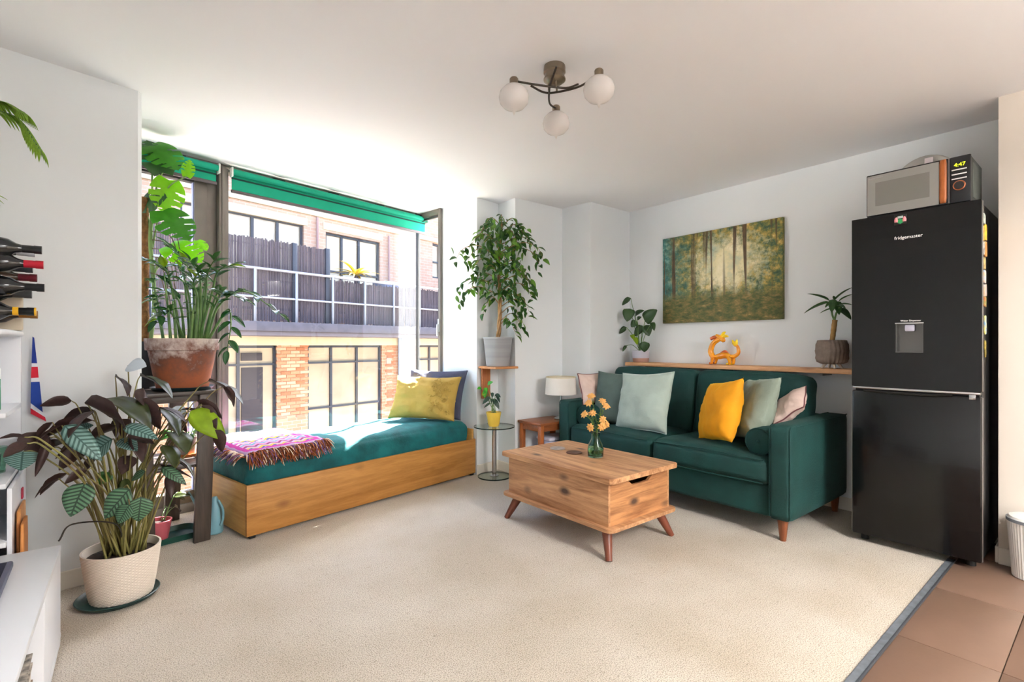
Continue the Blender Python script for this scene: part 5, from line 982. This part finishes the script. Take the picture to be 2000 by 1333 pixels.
MM = {'d': monstera('leaf', m_md, m_md), 'm': monstera('leaf', m_mm, m_mm), 'y': monstera('leaf', m_my, m_my)}
OX, OY = .20, 3.72
mo = empty('potted_monstera', (OX,OY,.861), 0, 'tall monstera with split leaves on a moss pole behind the terracotta pot', 'plant')
obj('pot', lathe(B(), [(0,.861),(.08,.861),(.10,1.12),(.102,1.14),(.094,1.14),(.09,1.10),(.0,1.10)], 32, (OX,OY,0)), mat('pot_slate','#33383c',.5), mo, world=True); soil(mo, (OX,OY), .092, 1.118)
bm = tube(B(), [(OX-.01,OY,1.10+.06*k) for k in range(16)], .026, 14); [setattr(v, 'co', v.co+noise.noise_vector(v.co*40)*.006) for v in bm.verts]
obj('moss_pole', bm, mat('moss_pole','#8a6038',.95,var=.4,vscale=30,bump=.8,bscale=90), mo, world=True, smooth=180); m_mst = mat('monstera_stem','#7d9a5a',.5,var=.2,vscale=12); m_root = mat('aerial_root','#6e5a44',.7)
obj('main_stem', tube(B(), curve([(OX+.02,OY-.02,1.11), (OX+.04,OY-.03,1.4), (OX+.02,OY-.04,1.75), (OX+.04,OY-.03,2.0)], 8), .011, 8), m_mst, mo, world=True, smooth=180)
for a in MON:
    b0, t0, k, s = Vector(a[0:3]), Vector(a[3:6]), a[6], a[7]; L_ = max(.20, (t0-b0).length)*(1.05 if s > .6 else .9); t0 = b0+(t0-b0).normalized()*L_*(.95 if s > .6 else .6)
    cdir = (CAMP-b0).normalized(); leaf_at(MM[k], mo, b0, t0, cdir+Vector((.25,-.1,.6)), 'leaf', 1. if s > .6 else .8)
    s0 = Vector((OX+.03,OY-.03,min(1.98, max(1.3, b0.z-.22)))); obj('petiole', tube(B(), curve([s0, s0.lerp(b0,.5)+Vector((0,0,.05)), b0], 7), [.006-.003*q/14 for q in range(15)], 7), m_mst, mo, world=True, smooth=180)
for q in range(7):
    z = 1.45+.05*q; obj('aerial_root', tube(B(), curve([(OX+.02,OY-.04,z+.1), (OX+.07+.01*q,OY-.10,z+.06), (OX+.10+.012*q,OY-.14,z-.15)], 7), .0028, 5), m_root, mo, world=True, smooth=180)
# pots low in the bay
def small_pot(name, c, z, r0, r1, h, m, label, leaves, lm, L_, seed, rim=True, spread=1.):
    o = empty(name, (c[0],c[1],z), 0, label, 'plant'); obj('pot', lathe(B(), [(0,z),(r0,z),(r1,z+h),(r1*1.04,z+h),(r1*1.04,z+h+.006),(r1*.92,z+h+.006),(r1*.9,z+h-.02),(0,z+h-.02)], 28, (c[0],c[1],0)), m, o, world=True)
    soil(o, c, r1*.9, z+h-.014); r_ = random.Random(seed)
    for k in range(leaves):
        a = r_.uniform(0,6.28); e = r_.uniform(.3,1.3); s0 = Vector((c[0]+r1*.4*math.cos(a), c[1]+r1*.4*math.sin(a), z+h-.012)); b0 = s0+Vector((math.cos(a)*math.cos(e)*spread, math.sin(a)*math.cos(e)*spread, math.sin(e)))*L_*r_.uniform(.6,1.1); obj('stem', tube(B(), curve([s0, s0.lerp(b0,.6)+Vector((0,0,.01)), b0], 4), .002, 5), m_zs, o, world=True, smooth=180)
        leaf_at(lm, o, b0, b0+Vector((math.cos(a), math.sin(a), r_.uniform(-.6,.4)))*L_*.55, (CAMP-b0).normalized()+Vector((0,0,.8)))
    return o
setp(obj('plant_saucer', lathe(B(), [(0,0),(.055,0),(.062,.018),(.058,.018),(.05,.005),(0,.005)], 28), mat('saucer_orange','#c0703c',.7), None, loc=(.40,3.62,.4435), smooth=60), 'small orange clay saucer on the lower shelf of the plant stand', 'saucer')
small_pot('potted_herb', (.40,3.62), .449, .042, .055, .11, mat('pot_taupe','#9a8a7c',.8,var=.1,vscale=20), 'small green herb in a taupe clay pot on the lower stand shelf', 16, LM['g'], .09, 4)
tb = obj('plant_tray', rslab(.15,.10,0,.006,.05), mat('tray_green','#1f4a40',.4), None, loc=(.285,3.50,.0005), rot=(0,0,SA)); setp(tb, 'oval dark green tray on the carpet under the plant stand', 'tray')
bm = B(); pl = []
for cx_, cy_, a0 in ((.10,.05,0), (-.10,.05,90), (-.10,-.05,180), (.10,-.05,270)):
    for k in range(8): a = R(a0+90/7*k); pl.append((cx_+.05*math.cos(a), cy_+.05*math.sin(a)))
n_ = len(pl); P4 = [[bm.verts.new((x*s, y*s, z)) for x, y in pl] for s, z in ((.98,.004), (1.06,.034), (1.02,.034), (.95,.006))]
for a, b in zip(P4, P4[1:]):
    for k in range(n_): bm.faces.new((a[k], a[(k+1)%n_], b[(k+1)%n_], b[k]))
obj('tray_rim', bm, mat('tray_green','#1f4a40',.4), tb)
small_pot('potted_seedling', (.25,3.515), .0075, .045, .062, .10, mat('pot_pink','#c8606a',.5), 'spindly seedling in a pink pot in the green tray', 9, LM['o'], .16, 11)
wc = empty('watering_can', (.517,3.435,0), 0, 'pale blue plastic watering can between the plant stand and daybed', 'watering can')
obj('can_body', lathe(B(), [(0,0),(.040,0),(.046,.01),(.044,.08),(.034,.15),(.018,.20),(.012,.215),(0,.218)], 28, (.517,3.435,0)), mat('can_blue','#7fb0bf',.35), wc, world=True, smooth=180)
obj('handle', tube(B(), curve([(.53,3.40,.20), (.55,3.385,.15), (.552,3.385,.09), (.54,3.397,.05)], 6), .007, 8), mat('can_blue','#7fb0bf',.35), wc, world=True, smooth=180); obj('spout', tube(B(), curve([(.50,3.46,.05), (.46,3.50,.10), (.42,3.55,.19), (.40,3.57,.235)], 6), [.010-.005*q/18 for q in range(19)], 8), mat('can_blue','#7fb0bf',.35), wc, world=True, smooth=180)
# ---- ficus on the bracket shelf
QX, QY = 2.625, 3.41
fi = empty('potted_ficus', (QX,QY,.938), 0, 'tall weeping ficus with a braided trunk in a grey pot on the bracket shelf', 'plant')
bm = lathe(B(), [(0,.938),(.096,.938),(.100,.944),(.122,1.168),(.126,1.172),(.126,1.186),(.116,1.186),(.112,1.15),(0,1.15)], 44, (QX,QY,0)); obj('pot', bm, mat('pot_grey','#9b9da0',.6,var=.08,vscale=4,stretch=(.1,.1,9)), fi, world=True); soil(fi, (QX,QY), .112, 1.16)
m_trk = mat('ficus_bark','#9c7a52',.8,var=.25,vscale=25,bump=.5,bscale=60); m_ft = mat('ficus_leaf','#2f5a22',.4,var=.3,vscale=5,transl=.12); m_ft2 = mat('ficus_leaf_light','#5d8a2c',.4,var=.25,vscale=5,transl=.25)
def trunk(t): return Vector((QX+.012*math.sin(t*7)+.02*t, QY-.02*t, 1.155+t*1.02))
for s in range(3): obj('trunk_strand', tube(B(), [trunk(k/40)+Vector((math.cos(k*.42+s*2.09), math.sin(k*.42+s*2.09), 0))*(.011-.005*k/40) for k in range(41)], [.011-.007*k/40 for k in range(41)], 8), m_trk, fi, world=True, smooth=180)
fl1 = [two(leafmesh(.46,.3,.2,.75,.85,2,6,.05,seed=k), (m_ft, m_ft2)[k], (m_ft2, m_ft2)[k]) for k in (0, 1)]; rq = random.Random(33)
RTV = Vector((.775,-.632,0)); FWV = Vector((.632,.775,0))
BRS = [(.98,.0,.08),(.96,-.5,.14),(.95,.6,.16),(.9,-1,.16),(.9,1,.2),(.85,.3,.15),(.82,-.8,.22),(.8,1,.27),(.78,-.2,.18),(.74,.8,.34),(.72,-1,.33),(.70,1,.30),(.69,-.6,.26),(.66,.1,.2),(.62,-.9,.2),(.60,.7,.22),(.58,1,.16),(.55,-.3,.2),(.52,.5,.24),(.50,-1,.2),(.48,.95,.26),(.45,-1,.32),(.44,.2,.2),(.41,.9,.25),(.38,-.8,.3),(.36,.5,.2),(.32,.8,.22),(.28,1,.2),(.22,.6,.16),(.16,.9,.16),(.12,.5,.12),(.30,-.5,.12)]
nl = 0
for t, sd_, L_ in BRS:
    p0 = trunk(t); dirv = RTV*sd_-FWV*rq.uniform(.15,.6)*(1-.4*abs(sd_)); dirv.normalize(); p1_ = p0+dirv*L_*.6+Vector((0,0,.07)); p2_ = p0+dirv*L_+Vector((0,0,.02)); p3_ = p2_+dirv*.05-Vector((0,0,.10))
    pts = curve([p0, p1_, p2_, p3_], 6); obj('branch', tube(B(), pts, [.0045-.0035*k/18 for k in range(19)], 5), m_trk, fi, world=True, smooth=180)
    k = 4
    while k < 19:
        for q in range(1 if k % 2 else 1):
            p = pts[k]; an = rq.uniform(0,6.28); d = Vector((math.cos(an)*.7, math.sin(an)*.7, rq.uniform(-1.2,-.1)))+dirv*.35-FWV*.2; d.normalize(); leaf_at(fl1[rq.random() < .35], fi, p, p+d*rq.uniform(.06,.085), Vector((0,0,1))-FWV*.6+Vector((rq.uniform(-.5,.5), rq.uniform(-.5,.5), 0))); nl += 1
        k += 2
def merged_leaves(o, items, m):
    bm = B()
    for b0, t0, up in items:
        y = t0-b0; L_ = y.length; y.normalize(); z = Vector(up); z = (z-y*z.dot(y)).normalized(); x = y.cross(z); rows = []
        for j in range(5):
            t = j/4; hw = .23*L_*math.sin(math.pi*min(1, t**.75*.97+.015))**.85; c_ = b0+y*(L_*t)-z*(.25*L_*t*t)
            rows.append([bm.verts.new(c_+x*(u*hw)+z*(.2*abs(u)*hw)) for u in (-1, 0, 1)])
        for a, b in zip(rows, rows[1:]):
            for i in (0, 1): bm.faces.new((a[i], a[i+1], b[i+1], b[i]))
    me = bpy.data.meshes.new('foliage'); bm.to_mesh(me); bm.free(); me.polygons.foreach_set('use_smooth', [True]*len(me.polygons)); ob = obj('foliage', me, m, o, world=True); ob['kind'] = 'stuff'
for mm_, cnt in ((m_ft, 190), (m_ft2, 110)):
    it = []
    for k in range(cnt):
        t = rq.uniform(.30,1.0)**.8; wdt = .05+.15*math.sin(math.pi*min(1, max(0, (t-.22)/.9)))**.7; p = trunk(t)+RTV*rq.gauss(.02, wdt*.62)-FWV*abs(rq.gauss(.02,.055))+Vector((0,0,rq.uniform(-.03,.03)))
        an = rq.uniform(0,6.28); d = Vector((math.cos(an)*.7, math.sin(an)*.7, rq.uniform(-1.2,.0)))-FWV*.2; d.normalize(); it.append((p, p+d*rq.uniform(.055,.08), Vector((0,0,1))-FWV*.6+Vector((rq.uniform(-.5,.5), rq.uniform(-.5,.5), 0))))
    merged_leaves(fi, it, mm_)
# ---- yellow pot on the glass table
YX, YY = 2.565, 3.39
yo = empty('potted_pothos', (YX,YY,.4325), 0, 'small plant in a glossy yellow pot on the round glass table', 'plant')
obj('pot', lathe(B(), [(0,.4325),(.042,.4325),(.050,.455),(.063,.54),(.065,.552),(.060,.552),(.055,.535),(0,.53)], 36, (YX,YY,0)), mat('pot_yellow','#e9c34a',.15,var=.06,vscale=10,coat=.5), yo, world=True); soil(yo, (YX,YY), .054, .540)
m_bl = mat('pothos_dark','#1d3b2c',.35,var=.3,vscale=8); ld_ = two(leafmesh(.5,.2,.16,.72,.8,4,7), m_bl, m_bl); lg_ = two(leafmesh(.6,.2,.16,.72,.8,4,7), mat('pothos_green','#3fa025',.4,transl=.25), MATS['pothos_green'])
for a in YEL:
    b0, t0 = Vector(a[0:3])+Vector((-.012,-.01,0)), Vector(a[3:6])+Vector((-.012,-.01,0)); leaf_at({'d': ld_, 'g': lg_, 'y': LM['y']}[a[6]], yo, b0, b0+(t0-b0)*1.15, (CAMP-b0).normalized()+Vector((0,0,.5)), 'leaf', max(.5, a[7]/.5)); s0 = Vector((YX+rq.uniform(-.02,.02), YY+rq.uniform(-.02,.02), .54)); obj('stem', tube(B(), curve([s0, s0.lerp(b0,.6)+Vector((0,0,.02)), b0], 5), .0022, 5), m_zs, yo, world=True, smooth=180)
# ---- shelf plants
HX, HY = 3.79, 2.795
sp_ = empty('potted_pilea', (HX,HY,.963), 0, 'round leaved plant in a small two tone pot at the shelf end by the corner', 'plant')
obj('pot', lathe(B(), [(0,.963),(.066,.963),(.070,.968),(.074,1.0)], 30, (HX,HY,0)), mat('pot_blush','#b08a7c',.7), sp_, world=True); obj('pot_upper', lathe(B(), [(.074,1.0),(.078,1.068),(.072,1.068),(.068,1.05),(0,1.05)], 30, (HX,HY,0)), mat('pot_lilac_grey','#b9b9c4',.5), sp_, world=True); soil(sp_, (HX,HY), .07, 1.057)
m_pl = mat('pilea_leaf','#2c4a24',.35,var=.25,vscale=6,transl=.1); pl_ = two(leafmesh(.9,.2,.12,.62,.62,4,8), m_pl, m_pl); py_ = two(leafmesh(.9,.2,.12,.62,.62,4,8), m_yel, m_yel)
for a in SHP:
    b0, t0 = Vector(a[0:3]), Vector(a[3:6]); b0.y = min(b0.y, 2.95); t0.y = min(t0.y, 2.985); leaf_at(py_ if a[6] == 'y' else pl_, sp_, b0, t0, (CAMP-b0).normalized()+Vector((0,0,.5)), 'leaf', max(.5, min(1.1, a[7]/.85))); s0 = Vector((HX+rq.uniform(-.02,.02), HY+rq.uniform(-.02,.02), 1.055)); obj('stem', tube(B(), curve([s0, s0.lerp(b0,.55)+Vector((0,0,.03)), b0], 5), .0028, 6), m_zs, sp_, world=True, smooth=180)
EX, EY = 3.79, 1.252
dc = empty('potted_dracaena', (EX,EY,.963), 0, 'small dracaena with a cane trunk in a ribbed taupe pot on feet beside the fridge', 'plant')
bm = B(); nb = 110; prof = [(.060,.992),(.082,1.004),(.091,1.03),(.093,1.08),(.088,1.125),(.080,1.150),(.072,1.152),(.07,1.13)]; rings = []
for r, z in prof: rings.append([bm.verts.new((EX+(r+(.0065*math.sin(22*2*math.pi*k/nb+2*math.sin(z*60)) if r > .075 else 0))*math.cos(2*math.pi*k/nb), EY+(r+(.0065*math.sin(22*2*math.pi*k/nb+2*math.sin(z*60)) if r > .075 else 0))*math.sin(2*math.pi*k/nb), z)) for k in range(nb)])
for a, b in zip(rings, rings[1:]):
    for k in range(nb): bm.faces.new((a[k], a[(k+1)%nb], b[(k+1)%nb], b[k]))
bm.faces.new(rings[0][::-1]); obj('pot', bm, mat('pot_ribbed','#8d7d72',.75,var=.15,vscale=30), dc, world=True, smooth=180); soil(dc, (EX,EY), .072, 1.138)
for k in range(4): a = .6+k*math.pi/2; obj('pot_foot', tube(B(), [(EX+.035*math.cos(a),EY+.035*math.sin(a),1.0), (EX+.062*math.cos(a),EY+.062*math.sin(a),.9635)], [.012,.007], 10), mat('foot_cream','#d9d0c4',.5), dc, world=True)
obj('cane_trunk', tube(B(), [(EX,EY-.002*k,1.13+.0175*k) for k in range(10)], [.015+(.0015 if k % 2 else 0) for k in range(10)], 12), mat('cane','#a5814f',.8,var=.2,vscale=20), dc, world=True, smooth=180)
m_dl = mat('dracaena_leaf','#2f5a26',.4,var=.25,vscale=6,transl=.12); dl_ = two(leafmesh(.3,.15,.25,.6,.7,4,9), m_dl, m_dl)
for s in ((EX,EY+.003,1.40), (EX-.01,EY-.05,1.37)): obj('shoot', tube(B(), curve([(EX,EY-.015,1.28), ((EX+s[0])/2-.005,(EY+s[1])/2-.004,1.33), s], 5), .006, 8), m_zs, dc, world=True, smooth=180)
for a in DRA:
    b0, t0 = Vector(a[0:3]), Vector(a[3:6]); b0 = b0.lerp(Vector((EX,EY-.01,1.40)), .35); leaf_at(dl_, dc, b0, t0, Vector((0,0,1))+(CAMP-b0).normalized()*.5, 'leaf', max(.7, a[6]/.3))
# ---- palm beside the bench end
pm = empty('potted_palm', (-.44,2.43,.374), 0, 'tall parlour palm with arching feathery fronds at the end of the media bench', 'plant')
obj('pot', lathe(B(), [(0,.374),(.05,.374),(.064,.49),(.066,.50),(.06,.50),(.056,.48),(0,.48)], 28, (-.45,2.43,0)), m_rk, pm, world=True); m_pf = mat('palm_leaf','#86ab34',.45,var=.3,vscale=6,transl=.3); pf = two(leafmesh(.16,.25,.2,.7,.8,2,6), m_pf, m_pf)
for pts in ([(-.45,2.43,.48),(-.45,2.50,1.2),(-.40,2.66,1.90),(-.27,2.70,2.0),(-.186,2.668,1.874)], [(-.45,2.43,.48),(-.44,2.52,1.3),(-.38,2.68,2.0),(-.30,2.72,2.05),(-.235,2.70,2.02)], [(-.45,2.43,.48),(-.46,2.4,1.3),(-.46,2.3,1.8),(-.44,2.1,1.95)], [(-.45,2.43,.48),(-.42,2.40,1.1),(-.36,2.46,1.60),(-.33,2.52,1.66)]):
    q = curve(pts, 12); obj('frond_stem', tube(B(), q, [.006-.004*k/(len(q)-1) for k in range(len(q))], 6), m_zs, pm, world=True, smooth=180)
    for k in range(int(len(q)*.66), len(q)-1):
        tg = (q[k+1]-q[k]).normalized(); sd_ = tg.cross(Vector((0,0,1))).normalized()
        for s in (-1, 1): leaf_at(pf, pm, q[k], q[k]+(tg*.7+sd_*s*.7-Vector((0,0,.45))).normalized()*.075, (0,0,1))
